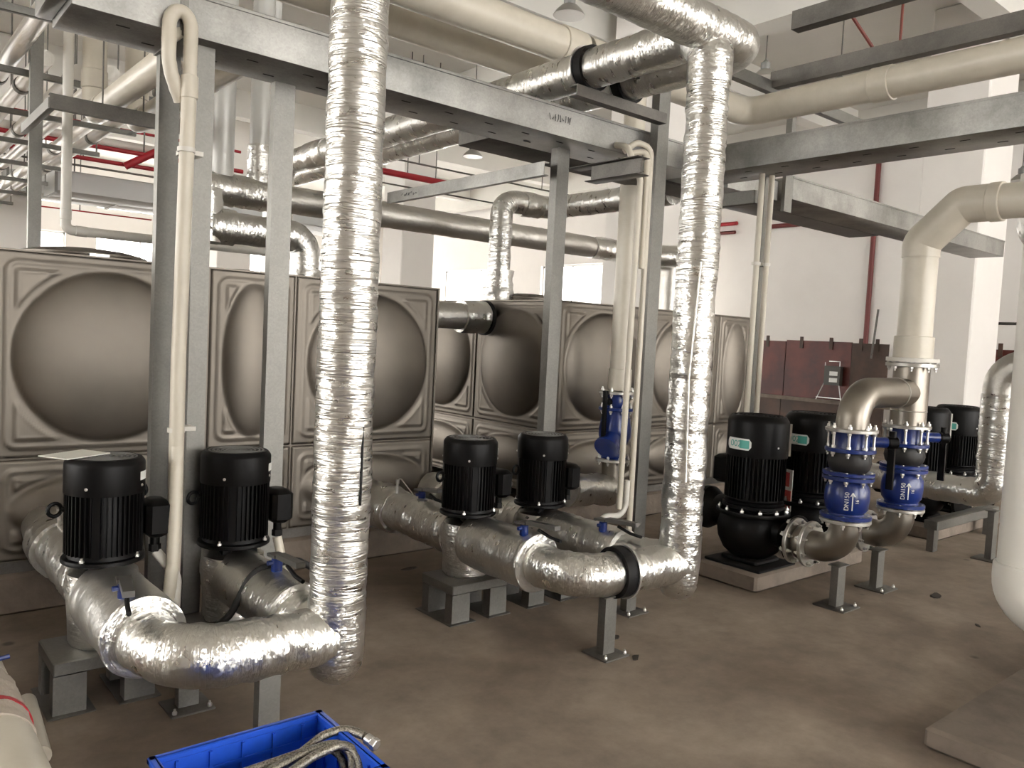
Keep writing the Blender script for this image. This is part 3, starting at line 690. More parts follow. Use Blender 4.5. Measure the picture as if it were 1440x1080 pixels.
for i, (dx, lab) in enumerate(((0, 'left of two thin conduits leaning up to the trunking junction'), (.085, 'right of two thin conduits leaning up to the trunking junction'))):
    t = root('conduit', lab, 'conduit', (4.60+dx, 3.06, .9), 'leaning conduits by the large pumps')
    b = B(); b.tube([(4.60+dx, 3.07-dx*.2, .3), (4.60+dx, 3.07-dx*.2, 2.587)], .0185, seg=12); b.obj('tube_run', PVC, t)
    b = B(); b.lathe([(.02, 0), (.026, 0), (.026, .02), (.02, .02)], (4.60+dx, 3.07-dx*.2, 2.0), seg=12); b.box(4.60+dx-.03, 4.60+dx+.03, 3.075-dx*.2, 3.09, 2.0, 2.02); b.obj('saddle_clip', PVW, t)

# ------------------------------------------------------------------ pipes over and between the tanks
def frun(label, pts, r, m, R=.15, joints=(), name='insulated_pipe', jit=.005, grp='foil wrapped pipes over the tanks', seg=30):
    t = root(name, label, 'pipe', pts[0], grp)
    b = B(); b.tube(fillet(pts, R, 10), r, seg=seg, step=.03, jit=jit); b.obj('pipe_wrap', m, t)
    for a, c, k, jm in joints:
        b = B(); b.tube([a, c], r*k, seg=seg, step=.02, jit=.010); b.obj('joint_wrap', jm, t)
    return t
MY = 6.2
frun('long dull foil pipe running level behind both tanks and dropping at its end', [(1.90, MY, 2.46), (7.55, MY, 2.46), (7.55, MY, 1.75)], .11, FD, .15, [((2.05, MY, 2.46), (2.75, MY, 2.46), 1.12, FC), ((6.2, MY, 2.46), (7.2, MY, 2.46), 1.06, FC)], jit=.004)
frun('crumpled foil elbow dropping onto the lidded near tank', [(1.72, 5.45, 2.09), (2.58, 5.45, 2.09), (2.58, 5.45, TZ1)], .105, FC, .13, [((1.88, 5.45, 2.09), (2.05, 5.45, 2.09), 1.15, FC), ((2.58, 5.45, TZ1+.0), (2.58, 5.45, TZ1+.11), 1.25, FC)])
frun('crumpled foil upright joining the elbow left of near tank', [(1.87, 5.45, 1.98), (1.87, 5.45, 2.33)], .10, FC, jit=.012)
frun('foil pipe joining the near tank to the corner tank', [(3.07, 5.27, 1.60), (4.10, 5.27, 1.60)], .105, FD, joints=[((3.84, 5.27, 1.60), (4.07, 5.27, 1.60), 1.25, FC)])
b = B(); b.lathe([(.10, 0), (.142, 0), (.142, .03), (.1, .03)], (4.075, 5.27, 1.60), (1, 0, 0), 36); o = b.obj('gasket_ring', BLKM); o.parent = bpy.data.objects['insulated_pipe.003']; o.location = -o.parent.location
frun('upright foil pipe with a wide foot standing on the corner tank', [(4.44, 5.55, TZ1), (4.44, 5.55, 2.64), (5.0, 5.55, 2.64), (5.0, 4.12, 2.64)], .098, FR, .14, [((4.44, 5.55, TZ1), (4.44, 5.55, 2.03), 1.38, FC), ((4.66, 5.55, 2.64), (4.86, 5.55, 2.64), 1.1, FC)])
frun('dull foil pipe arching down behind the paired conduits onto corner tank', [(6.3, 4.9, TZ1), (6.3, 4.9, 2.30), (6.3, 5.6, 2.36)], .105, FC, .14)
frun('smooth pale upright pipe between the two left posts', [(2.236, 6.2, 2.555), (2.236, 6.2, CZ)], .0865, JAC, jit=.002)
frun('pale upright pipe with crumpled foot right of conduit post', [(2.53, 6.2, 2.55), (2.53, 6.2, CZ)], .082, JAC, joints=[((2.53, 6.2, 2.53), (2.53, 6.2, 2.84), 1.12, FC)], jit=.002)
frun('thin grey upright pipe behind the wide left post', [(2.75, 6.5, 2.3), (2.75, 6.5, CZ)], .045, JAC, jit=.001)

# PVC runs
def prun(label, pts, r, R=.1, m=None, collars=(), seg=24, grp='cream plastic pipes', name='plastic_pipe'):
    t = root(name, label, 'pipe', pts[0], grp)
    b = B(); b.tube(fillet(pts, R, 8), r, seg=seg); b.obj('pipe_run', m or PVC, t)
    for a, c in collars:
        a, c = Vector(a), Vector(c)
        b = B(); b.cyl(a, c, r*1.1, seg=seg, ch=.004); b.obj('socket', m or PVC, t)
    return t
prun('narrow white pipe dropping behind near tank and turning right', [(1.24, 6.45, CZ), (1.24, 6.45, 2.05), (3.2, 6.45, 2.05)], .034, .05, PVW, [((1.24, 6.45, 2.12), (1.24, 6.45, 2.2)), ((1.3, 6.45, 2.05), (1.38, 6.45, 2.05))])
prun('cream pipe rising from its elbow beside the slim rear post', [(1.40, 4.2, 2.88), (1.40, 6.42, 2.88), (1.40, 6.42, CZ)], .078, .09, PVC, [((1.40, 6.42, 3.05), (1.40, 6.42, 3.18)), ((1.4, 6.1, 2.88), (1.4, 6.25, 2.88))])
prun('cream pipe rising from its elbow further from the slim rear post', [(1.69, 4.25, 2.88), (1.69, 6.47, 2.88), (1.69, 6.47, CZ)], .078, .09, PVC, [((1.69, 6.47, 3.05), (1.69, 6.47, 3.18)), ((1.69, 6.15, 2.88), (1.69, 6.3, 2.88))])
prun('upper of the two fat cream pipes crossing under ceiling', [(-1.0, 4.16, 3.45), (3.95, 4.16, 3.45)], .115, .1, PVC, [((3.75, 4.16, 3.45), (3.95, 4.16, 3.45))])
prun('lower of the two fat cream pipes crossing under ceiling', [(-1.0, 4.62, 3.45), (4.3, 4.62, 3.45)], .115, .1, PVC)
prun('fat cream pipe coming from the right under a hung channel', [(4.0, 4.16, 3.45), (5.92, 4.16, 3.45), (5.92, 3.2, 3.45), (5.92, .2, 3.45)], .115, .15, PVC, [((5.92, 2.9, 3.45), (5.92, 3.05, 3.45))])
t = root('pipe_hanger', 'hung galvanised channel frame over the fat cream pipe', 'hanger', (5.5, 3.5, 3.6))
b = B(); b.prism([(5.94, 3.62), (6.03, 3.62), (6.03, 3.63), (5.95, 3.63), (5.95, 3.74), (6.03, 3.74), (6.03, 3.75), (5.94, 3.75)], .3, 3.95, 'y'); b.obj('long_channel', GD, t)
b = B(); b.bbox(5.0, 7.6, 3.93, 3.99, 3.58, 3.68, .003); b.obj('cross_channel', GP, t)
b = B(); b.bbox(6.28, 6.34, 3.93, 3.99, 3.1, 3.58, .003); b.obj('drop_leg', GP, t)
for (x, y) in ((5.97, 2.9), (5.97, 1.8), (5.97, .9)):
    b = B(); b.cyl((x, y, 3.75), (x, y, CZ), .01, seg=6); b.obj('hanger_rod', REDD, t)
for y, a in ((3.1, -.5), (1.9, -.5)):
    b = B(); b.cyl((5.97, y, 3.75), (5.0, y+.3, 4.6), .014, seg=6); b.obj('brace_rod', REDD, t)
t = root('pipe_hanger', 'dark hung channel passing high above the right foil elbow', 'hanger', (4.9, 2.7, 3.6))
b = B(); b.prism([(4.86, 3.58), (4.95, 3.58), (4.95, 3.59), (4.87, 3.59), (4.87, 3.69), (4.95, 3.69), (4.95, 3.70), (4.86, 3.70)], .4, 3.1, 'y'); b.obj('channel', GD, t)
for y in (1.0, 2.6):
    b = B(); b.cyl((4.9, y, 3.7), (4.9, y, CZ), .008, seg=6); b.obj('hanger_rod', GD, t)
prun('cream downpipe from the trunking to the blue strainer valve', [(4.44, 4.06, 1.10), (4.44, 4.06, 3.30)], .078, .1, PVC, [((4.44, 4.06, 1.10), (4.44, 4.06, 1.26))])

# strainer valve set in front of the corner tank
vx, vy = 4.42, 4.06
t = root('strainer_valve', 'blue strainer and butterfly valve below the cream downpipe', 'valve', (vx, vy, .5))
def fl(t, c, d, r, w=.022, m=FLG, n=8, br=None, name='flange'):
    b = B(); b.lathe([(r*.4, -w/2), (r-.003, -w/2), (r, -w/2+.003), (r, w/2-.003), (r-.003, w/2), (r*.4, w/2)], c, d, 40); o = b.obj(name, m, t)
    dv = Vector(d).normalized()
    if n:
        bolts(t, Vector(c)+dv*w/2, d, r*.86, n, ph=.5); bolts(t, Vector(c)-dv*w/2, -dv, r*.86, n, ph=.5)
    return o
fl(t, (vx, vy, 1.085), (0, 0, 1), .135)
fl(t, (vx, vy, .965), (0, 0, 1), .13, .022, BLU)
b = B(); b.lathe([(.088, .97), (.095, .99), (.095, 1.06), (.088, 1.075)], (vx, vy, 0), seg=32); b.obj('butterfly_body', BLU, t)
b = B(); b.cyl((vx-.10, vy-.02, 1.02), (vx-.15, vy-.03, 1.02), .028, seg=14); b.box(vx-.165, vx-.145, vy-.045, vy-.015, .72, 1.05); b.cyl((vx-.155, vy-.03, 1.02), (vx-.155, vy-.03, 1.10), .02, seg=12); b.obj('hand_lever', BLK, t)
b = B(); b.lathe([(.10, .60), (.07, .62), (.065, .66), (.09, .70), (.118, .76), (.12, .82), (.105, .90), (.09, .955)], (vx, vy, 0), seg=36)
b.lathe([(.06, 0), (.075, .06), (.078, .14), (.095, .145), (.095, .165), (.02, .17)], (vx-.02, vy-.02, .78), (-.75, -.25, -.55), 28); b.obj('strainer_body', BLU, t)
fl(t, (vx, vy, .588), (0, 0, 1), .13, .022, FLG)
b = B(); b.tube([(vx, vy, .58), (vx, vy, .40)], .082, seg=28); b.obj('pipe_stub', SP, t)
frun('crumpled foil elbow under the blue strainer valve', [(vx, vy, .42), (vx, vy, .36), (vx-.46, vy, .40)], .115, FC, .10, jit=.012)
b = B(); b.lathe([(.07, 0), (.15, 0), (.15, .025), (.07, .025)], (vx-.50, vy, .43), (1, 0, 0), 32); tag(b.obj('blank_flange', FLG, base=(vx-.5, vy, .28)), 'round steel blank flange at the left end of foil elbow', 'flange')

# ------------------------------------------------------------------ large pump sets on the right
def build_big():
    t = root('booster_pump', '', 'pump', (0, 0, 0), 'large black pumps with green striped labels'); Z = -.11
    b = B(); b.bbox(-.20, .20, -.20, .20, .11+Z, .128+Z, .004); b.bbox(-.13, .13, -.13, .13, .128+Z, .16+Z, .01); b.obj('base_plate', BLKM, t, True)
    b = B(); b.lathe([(.05, .15), (.12, .16), (.17, .20), (.205, .27), (.215, .34), (.20, .40), (.17, .44), (.16, .46), (.19, .47), (.19, .49), (.15, .495)], (0, 0, Z), seg=48)
    b.lathe([(.10, 0), (.085, .13), (.13, .2), (.14, .2)], (0, -.10, .35+Z), (0, -1, -.12), 28); b.lathe([(.12, 0), (.10, .13), (.14, .2)], (0, .12, .40+Z), (0, 1, 0), 28); b.obj('volute_casing', BLK, t, True)
    b = B(); b.lathe([(.17, .425), (.222, .425), (.225, .43), (.225, .447), (.222, .452), (.17, .452)], (0, 0, Z), seg=44); cf = b.obj('casing_flange', BLK, t, True)
    for k in range(12):
        a = 2*PI*(k+.5)/12; inst(BOLT, cf, (.207*math.cos(a), .207*math.sin(a), .452+Z), None, 'bolt')
    for (y, z, s_) in ((-.30, .328, -1), (.33, .40, 1)):
        b = B(); b.lathe([(.05, 0), (.138, 0), (.14, .003), (.14, .023), (.138, .026), (.05, .026)], (0, y, z+Z), (0, s_, 0), 36); f_ = b.obj('flange', BLK, t, True)
        for k in range(8):
            a = 2*PI*(k+.5)/8; inst(BOLT, f_, (.118*math.cos(a), y, z+Z+.118*math.sin(a)), (PI/2 if s_ > 0 else -PI/2, 0, 0), 'bolt')
    b = B(); b.lathe([(.15, .49), (.18, .495), (.182, .51), (.172, .515), (.165, .52), (.165, .80), (.155, .81)], (0, 0, Z), seg=44); mo = b.obj('motor_body', BLK, t, True)
    b = B()
    for k in range(48):
        R = Matrix.Rotation(2*PI*k/48, 3, 'Z'); b.box(.16, .183, -.0025, .0025, .53+Z, .80+Z, R, (0, 0, 0))
    b.obj('cooling_fins', BLK, mo, True)
    b = B(); b.lathe([(.17, .79), (.186, .79), (.187, .795), (.187, 1.0), (.183, 1.015), (.165, 1.04), (.15, 1.045), (.15, 1.035), (.02, 1.033)], (0, 0, Z), seg=48); fc = b.obj('fan_cover', BLK, t, True)
    b = B()
    for r in (.03, .055, .08, .105, .13): b.lathe([(r-.004, 1.033), (r-.004, 1.042), (r+.004, 1.042), (r+.004, 1.033)], (0, 0, Z), seg=36)
    b.obj('grille', BLKM, fc, True)
    b = B(); b.bbox(-.03, .13, .17, .31, .58+Z, .76+Z, .02); b.obj('terminal_box', BLK, t, True)
    # label wrapped round the cover: centre faces the aisle
    def patch(a0, a1, z0, z1, rr, name, m, par, rnd=0):
        b = B(); n = 12; pts = []
        for k in range(n+1):
            q = k/n; a = a0+(a1-a0)*q; e = 0
            if rnd:
                dd = min(q, 1-q)*abs(a1-a0)*rr
                if dd < rnd: e = rnd-math.sqrt(max(0, rnd*rnd-(rnd-dd)**2))
            pts += [(rr*math.cos(a), rr*math.sin(a), z0+e+Z), (rr*math.cos(a), rr*math.sin(a), z1-e+Z)]
        b.add(pts, [(2*k, 2*k+2, 2*k+3, 2*k+1) for k in range(n)]); return b.obj(name, m, par, True)
    lb = patch(-3.72, -2.75, .835, .905, .1885, 'pump_label', WLAB, fc, .02)
    patch(-3.15, -2.82, .845, .895, .1892, 'green_band', TEAL, lb)
    cu = bpy.data.curves.new('digits', 'FONT'); cu.body = '002'; cu.size = .055; cu.extrude = .0004; cu.align_x = 'CENTER'; cu.align_y = 'CENTER'
    to = textmesh('digits', cu, TEAL, lb)
    a = -3.30; to.location = (.1895*math.cos(a), .1895*math.sin(a), .87+Z); to.rotation_euler = (PI/2, 0, a+PI/2)
    for a in (-1.85, -.5): inst(SCREW, fc, (.187*math.cos(a), .187*math.sin(a), .86+Z), (0, PI/2, a), 'screw')
    b = B(); a = -.95
    b.box(.188, .20, -.012, .012, .80+Z, 1.0+Z, Matrix.Rotation(a, 3, 'Z'), (0, 0, 0)); b.obj('edge_strip', FLG, fc, True)
    return t
bp = build_big()
big = (((4.44, 2.87), 'large black pump at the front corner of the concrete pad'), ((5.10, 2.87), 'large black pump on the pad with red and white tag'),
       ((7.02, 2.95), 'black pump far back left of the foil riser, half behind the blue valves'), ((7.68, 2.95), 'black pump furthest back before the red plywood'))
for i, ((x, y), lab) in enumerate(big):
    p = bp if i == 0 else copy_tree(bp); p.location = (x, y, .11); p['label'] = lab; WL[p.name] = Vector((x, y, .11))
    if i == 1:
        b = B(); R = Matrix.Rotation(-1.889, 3, 'Z')
        t = root('hang_tag', 'red and white tag hanging between the two large pumps', 'tag', (4.913, 2.931, .42))
        b.box(4.858, 4.968, 2.929, 2.933, .38, .66, R); b.obj('card', WLAB, t)
        b = B(); b.box(4.864, 4.962, 2.925, 2.9285, .40, .52, R, (4.913, 2.931, .55)); b.box(4.885, 4.94, 2.925, 2.9285, .545, .64, R, (4.913, 2.931, .55)); b.obj('red_print', REDL, t)
for (x0, x1, lab) in ((4.20, 5.5, 'low concrete pad under the two large black pumps'), (6.7, 8.1, 'low concrete pad under the far black pumps')):
    b = B(); b.bbox(x0, x1, 2.66, 3.16, 0, .11, .015); tag(b.obj('concrete_pad', CON, base=((x0+x1)/2, 2.9, 0)), lab, 'pad')

def stack(x, y, label, lower_only=False):
    t = root('valve_stack', label, 'valve stack', (x, y, .2), 'blue valve stacks on steel elbows'); z0 = .33
    fl(t, (x, 2.535, z0), (0, 1, 0), .135, .022); 
    b = B(); b.lathe([(.08, 0), (.095, .01), (.105, .04), (.095, .07), (.08, .08)], (x, 2.525, z0), (0, -1, 0), 32); b.obj('flexible_sleeve', SP, t)
    fl(t, (x, 2.44, z0), (0, 1, 0), .135, .022)
    b = B(); b.tube(fillet([(x, 2.44, z0), (x, y, z0), (x, y, .50)], .14, 12), .084, seg=32); b.obj('bottom_elbow', SP, t)
    fl(t, (x, y, .515), (0, 0, 1), .138, .02)
    fl(t, (x, y, .540), (0, 0, 1), .138, .022, BLU, 0)
    b = B(); b.lathe([(.10, .55), (.095, .56), (.115, .585), (.121, .64), (.118, .70), (.10, .735), (.105, .75)], (x, y, 0), seg=40); cv = b.obj('check_valve', BLU, t)
    # cast lettering and flow arrow
    nrm = Vector((-.86, -.5, 0)).normalized(); side = Vector((.5, -.86, 0))
    for body, s_, up in (('DN150', .034, -.005), ('16', .026, .052)):
        cu = bpy.data.curves.new('lettering', 'FONT'); cu.body = body; cu.size = s_; cu.extrude = .001; cu.align_x = 'CENTER'; cu.align_y = 'CENTER'
        to = textmesh('lettering', cu, WLAB, cv)
        a = math.atan2(nrm.y, nrm.x) + up*8; q = Vector((math.cos(a), math.sin(a), 0))
        mw = Matrix((Vector((0, 0, 1)), Vector((q.y, -q.x, 0)), q)).transposed() if True else None
        to.rotation_euler = mw.to_euler(); to.location = Vector((x, y, .64)) + q*.1225 - WL[cv.name]
    b = B(); a = math.atan2(nrm.y, nrm.x)+.2; q = Vector((math.cos(a), math.sin(a), 0)); u_ = Vector((-q.y, q.x, 0)); c = Vector((x, y, .64))+q*.1225
    def bar(p0, p1, w):
        d = (p1-p0).normalized(); s_ = d.cross(q).normalized()*w; b.add([p0-s_, p0+s_, p1+s_, p1-s_], [(0, 1, 2, 3)])
    Zv = Vector((0, 0, 1)); bar(c-Zv*.05, c+Zv*.05, .0028); bar(c+Zv*.05, c+Zv*.028+u_*.012, .0028); bar(c+Zv*.05, c+Zv*.028-u_*.012, .0028); b.obj('flow_arrow', WLAB, cv)
    fl(t, (x, y, .758), (0, 0, 1), .138, .022, BLU, 8); fl(t, (x, y, .783), (0, 0, 1), .138, .02, BLU, 0)
    b = B(); b.lathe([(.09, .79), (.108, .81), (.118, .845), (.112, .88), (.105, .90)], (x, y, 0), seg=36); b.obj('rubber_joint', RUB, t)
    fl(t, (x, y, .915), (0, 0, 1), .136, .022, BLU, 8)
    b = B(); b.lathe([(.10, .92), (.098, .93), (.098, 1.0), (.1, 1.015)], (x, y, 0), seg=36)
    b.cyl((x+.07, y-.058, .965), (x+.165, y-.138, .965), .030, seg=16); b.obj('butterfly_body', BLU, t)
    b = B(); b.cyl((x+.155, y-.13, .965), (x+.20, y-.168, .965), .036, seg=16, ch=.006); b.cyl((x+.178, y-.15, .985), (x+.178, y-.15, 1.03), .02, seg=12); b.box(x+.170, x+.186, y-.170, y-.132, .70, .98); b.obj('hand_lever', BLK, t)
    for k in range(8):
        a = 2*PI*(k+.5)/8; b = B(); b.cyl((x+.118*math.cos(a), y+.118*math.sin(a), .92), (x+.118*math.cos(a), y+.118*math.sin(a), 1.03), .008, seg=8); b.obj('stud', STEEL, t)
    fl(t, (x, y, 1.027), (0, 0, 1), .14, .02)
    return t
VY = 2.24; X1, X2 = 4.39, 5.07
stack(X1, VY, 'blue valve stack with check valve under the curved steel bend')
stack(X2, VY, 'blue valve stack with check valve under the straight steel tee')
t = root('steel_bend', 'stainless bend and tee joining both blue valve stacks', 'pipe fitting', (X2, VY, 1.03))
b = B(); b.tube(fillet([(X1, VY, 1.03), (X1, VY, 1.235), (X2-.04, VY, 1.235)], .175, 14), .088, seg=36); b.obj('bend', SP, t)
b = B(); b.tube([(X2+.01, VY, 1.03), (X2+.01, VY, 1.41)], .104, seg=36); b.obj('tee_barrel', SP, t)
b = B(); b.lathe([(.088, 0), (.092, .002), (.092, .012), (.088, .014)], (X2-.19, VY, 1.235), (1, 0, 0), 36); b.lathe([(.104, 0), (.107, .003), (.104, .006)], (X2+.01, VY, 1.12), (0, 0, 1), 36); b.obj('weld_bead', FLG, t)
fl(t, (X2+.01, VY, 1.405), (0, 0, 1), .15, .024); 
t = root('plastic_pipe', 'cream riser with mitred bend above the stainless tee', 'pipe', (X2+.02, VY, 1.43), 'cream plastic pipes')
fl(t, (X2+.01, VY, 1.436), (0, 0, 1), .15, .026, PVW, 0)
b = B(); b.cyl((X2+.01, VY, 1.44), (X2+.01, VY, 1.58), .114, seg=32, ch=.004); b.obj('socket', PVC, t)
b = B(); b.tube(fillet([(X2+.01, VY, 1.45), (X2+.01, VY, 2.14), (X2+.01, VY-.23, 2.36), (X2+.01, VY-.5, 2.36)], .06, 5), .1, seg=32); b.tube([(X2+.01, VY-.45, 2.36), (X2+.01, .2, 2.36)], .1, seg=32); b.obj('pipe_run', PVC, t)
b = B(); b.tube(fillet([(X2+.01, VY, 2.06), (X2+.01, VY, 2.15), (X2+.01, VY-.22, 2.36), (X2+.01, VY-.38, 2.36)], .05, 5), .107, seg=32); b.cyl((X2+.01, VY-.44, 2.36), (X2+.01, VY-.37, 2.36), .112, seg=32, ch=.004); b.obj('bend_socket', PVC, t)
leg_stand('steel leg with floor plate under the first stainless elbow', X1+.03, VY+.03, .24, .085, .19)
leg_stand('steel leg with floor plate under the second stainless elbow', X2-.07, VY+.08, .24, .085, .19)
t = root('pressure_gauge', 'round brass pressure gauge between the two valve stacks', 'gauge', (4.98, 2.52, 1.0))
b = B(); b.lathe([(.001, .0), (.045, .0), (.05, .006), (.05, .026), (.045, .03), (.042, .024), (.001, .024)], (4.96, 2.55, 1.08), (-.83, -.55, 0), 28); b.obj('dial', mat('gauge_brass', (.45, .36, .22), .4, .6), t)
b = B(); b.cyl((4.97, 2.555, .95), (4.97, 2.555, 1.04), .008, seg=8); b.tube(fillet([(4.97, 2.555, .96), (5.0, 2.6, .85), (5.05, 2.75, .62)], .06), .007, seg=8); b.obj('stem', STEEL, t)

# foil set behind, right
t = frun('foil riser with domed top beside the right white pipe', [(6.46, 3.25, .48), (6.46, 2.2, .48), (6.46, 2.2, .72)], .105, FC, .14, jit=.008, grp='foil wrapped risers', name='riser_pipe')
b = B(); b.tube([(6.46, 2.2, .64), (6.46, 2.2, 1.22)], .128, seg=36, step=.02, jit=.005); b.obj('sleeve', FR, t)
b = B(); b.tube(fillet([(6.46, 2.2, 1.20), (6.46, 2.2, 1.42), (6.46, -3, 1.42)], .16, 10), .125, seg=32); b.obj('top_elbow', FD, t)
leg_stand('steel leg below the foil riser far right', 6.50, 2.2, .36, .085, .2)
t = root('pump_bench', 'low galvanised channel bench behind the second valve stack', 'stand', (6.7, 2.5, 0))
b = B(); b.bbox(6.30, 7.5, 2.50, 2.60, .17, .24, .003); b.obj('top_channel', GP, t)
for x in (6.32, 7.40):
    b = B(); b.prism(cprof(x+.04, 2.53, .08, .05, .006, '+y'), 0, .17); b.obj('leg', GP, t)
t = root('plastic_pipe', 'fat white downpipe at the right edge with elbow at its foot', 'pipe', (4.32, 1.33, .1), 'cream plastic pipes')
b = B(); b.tube([(4.32, 1.325, CZ), (4.32, 1.325, .45)], .103, seg=36); b.obj('pipe_run', PVW, t)
b = B(); b.tube(fillet([(4.32, 1.325, .49), (4.32, 1.325, .29), (4.32, -2.9, .27)], .14, 10), .118, seg=36); b.cyl((4.32, 1.325, .44), (4.32, 1.325, .50), .116, seg=36, ch=.004); b.obj('foot_elbow', PVW, t)
t = root('pipe_support_leg', 'short block under the white elbow at the right edge', 'support leg', (4.32, 1.0, .08))
b = B(); b.bbox(4.24, 4.40, .92, 1.08, .08, .155, .005); b.obj('block', CON, t)
b = B(); b.bbox(3.12, 7.5, -3, 1.228, 0, .08, .012); tag(b.obj('concrete_pad', CON, base=(4.5, .5, 0)), 'broad raised concrete slab in the lower right corner', 'pad')
frun('foil elbow end showing at the right edge under cream pipe', [(5.6, -5, 2.19), (5.6, 1.80, 2.19), (5.6, 1.80, 2.6)], .10, FC, .12, jit=.004, grp='foil wrapped overhead pipes')

# ------------------------------------------------------------------ red plywood enclosure against the right wall
t = root('plywood_hoarding', 'red film faced plywood hoarding before the right white wall', 'hoarding', (13, 6, 0))
for k, (ya, yb, m_) in enumerate(((.6, 1.8, PLY), (1.8, 3.0, PLY), (3.0, 4.18, PLY), (4.18, 5.22, PLY), (6.12, 6.74, PLYD), (6.74, 7.96, PLY), (7.96, 9.18, PLY), (9.18, 10.2, PLY))):
    b = B(); b.box(13+.01*(k % 2), 13.03+.01*(k % 2), ya+.006, yb-.006, .62, 1.63+.012*(k % 3)); b.obj('panel', m_, t)
    b = B(); b.box(12.95, 13.0, ya+.006, yb-.006, 0, .61); b.obj('panel', PLYD, t)
    for q in (.3, .75):
        b = B(); yy = ya+(yb-ya)*q; b.box(12.985, 13.0, yy-.03, yy+.03, 1.52, 1.72); b.obj('batten', PLYD, t)
b = B(); b.box(12.90, 13.0, .6, 10.2, .60, .66); b.obj('ledge', CON, t)
t = root('switch_box', 'small wire framed switch box hung on the red plywood', 'switch box', (12.93, 7.0, .66))
b = B(); b.box(12.86, 12.96, 6.84, 7.12, .92, 1.24); b.obj('case', mat('dark_box_paint', (.06, .055, .045), .5), t)
for z in (.97, 1.08): 
    b = B(); b.box(12.85, 12.862, 6.88, 7.02, z, z+.07); b.obj('socket', WLAB, t)
b = B()
for pts in ([(12.88, 6.80, .66), (12.88, 6.86, .95), (12.88, 6.86, 1.32), (12.88, 7.05, 1.32)], [(12.88, 7.25, .66), (12.88, 7.12, .95), (12.88, 7.12, 1.3)], [(12.88, 6.8, .70), (12.88, 7.25, .70)]): b.tube(pts, .008, seg=6)
b.obj('wire_frame', STEEL, t)
t = root('steel_rod', 'thin dark rod standing above the plywood beside red pipe', 'rod', (12.9, 6.3, 1.5)); b = B(); b.cyl((12.92, 6.36, 1.4), (12.92, 6.3, 2.2), .018, seg=8); b.obj('bar', GD, t)
t = root('fire_pipe', 'red vertical fire pipe on the right white wall', 'pipe', (15.9, 8.1, 0), 'red fire pipes'); b = B(); b.cyl((15.93, 7.98, 0), (15.93, 7.98, CZ), .05, seg=14); b.obj('pipe_run', MAR, t)
t = root('scaffold_rail', 'dark tube rail crossing above the right plywood', 'rail', (12.8, 4.6, 1.6))
b = B(); b.cyl((12.8, 5.15, 2.0), (12.8, 1.0, 2.0), .02, seg=8); b.obj('rail', GD, t)
b = B(); b.cyl((12.8, 5.0, 0), (12.8, 5.0, 2.35), .022, seg=8); b.cyl((12.84, 4.85, 0), (12.84, 4.85, 2.0), .03, seg=8); b.cyl((12.84, 1.2, 0), (12.84, 1.2, 2.05), .03, seg=8); b.obj('upright', GD, t)

# ------------------------------------------------------------------ upper left pipe bank, red fire pipes, ducts, lamps
ords = ('first', 'second', 'third', 'fourth', 'fifth', 'sixth', 'seventh', 'eighth', 'ninth', 'tenth')
for k in range(10):
    x = .07+.225*k; z = 3.30+.05*((k*3) % 2)
    t = root('bank_pipe', f'{ords[k]} pale pipe from the left in the hung pipe bank', 'pipe', (x, 15, z), 'pale pipes of the hung bank')
    b = B(); b.tube([(x, 5.0+.2*(k % 3) if k < 5 else 7.0, z), (x, 24, z)], .062, seg=14, step=2.0); b.obj('pipe_run', FS if k % 3 else PVW, t)
    for yy in np.arange(7.2+.37*(k % 3), 23, 2.4):
        b = B(); b.cyl((x, yy, z), (x, yy+.09, z), .07, seg=14, ch=.004); b.obj('joint_band', GP, t)
for k in range(12):
    y = 5.6+1.4*k
    t = root('pipe_hanger', f'{(ords + ("eleventh", "twelfth"))[k]} crossbar from the front under the hung pipe bank', 'hanger', (1.2, y, 3.18), 'crossbars of the hung pipe bank')
    b = B(); b.bbox(-.05, 1.0 if k == 0 else 2.2, y-.02, y+.02, 3.185, 3.232, .003); b.obj('crossbar', GP, t)
    for x in (-.03, .95 if k == 0 else 2.17):
        b = B(); b.cyl((x, y, 3.23), (x, y, CZ-.55), .008, seg=6); b.obj('hanger_rod', GP, t)
def redrun(label, pts, r, m=RED, g='red fire pipes'):
    t = root('fire_pipe', label, 'pipe', pts[0], g); b = B(); b.tube(pts, r, seg=12); b.obj('pipe_run', m, t)
    a, c = Vector(pts[0]), Vector(pts[-1]); n = max(1, int((c-a).length/2.5))
    for k in range(n):
        p = a.lerp(c, (k+.5)/n); b = B(); b.cyl(p, (p.x, p.y, CZ), .01, seg=6); b.obj('hanger_rod', GD, t)
redrun('thick red fire main crossing low behind the slim rear post', [(-3, 18, 3.70), (4.1, 18, 3.70)], .05)
redrun('thin red pipe just above the thick fire main', [(-3, 18.2, 3.85), (4.2, 18.2, 3.85)], .016)
redrun('thin red pipe just below the thick fire main', [(-3, 17.8, 3.5), (5, 17.8, 3.5)], .014)
redrun('thin red pipe highest of those left of the wide post', [(1.2, 12, 3.99), (4.6, 12, 3.99)], .02)
redrun('white pipe crossing just above two red ones at left', [(.4, 12.1, 3.81), (4.4, 12.1, 3.81)], .055, PVW)
redrun('red pipe under the white crossing pipe at left', [(.4, 11.9, 3.69), (4.6, 11.9, 3.69)], .03)
redrun('dull red pipe meeting the red branch at left', [(.4, 12, 3.53), (4.6, 12, 3.53)], .028)
redrun('dark thin pipe crossing below the red branch at left', [(.4, 12, 3.425), (5.5, 12, 3.425)], .014, GD)
redrun('bright red branch slanting past the left post', [(3.0, 11.95, 3.50), (3.45, 11.85, 3.80)], .05)
redrun('red fire main seen between the tall riser and the thin channel', [(6.3, 12, 4.12), (8.7, 12, 4.12)], .055)
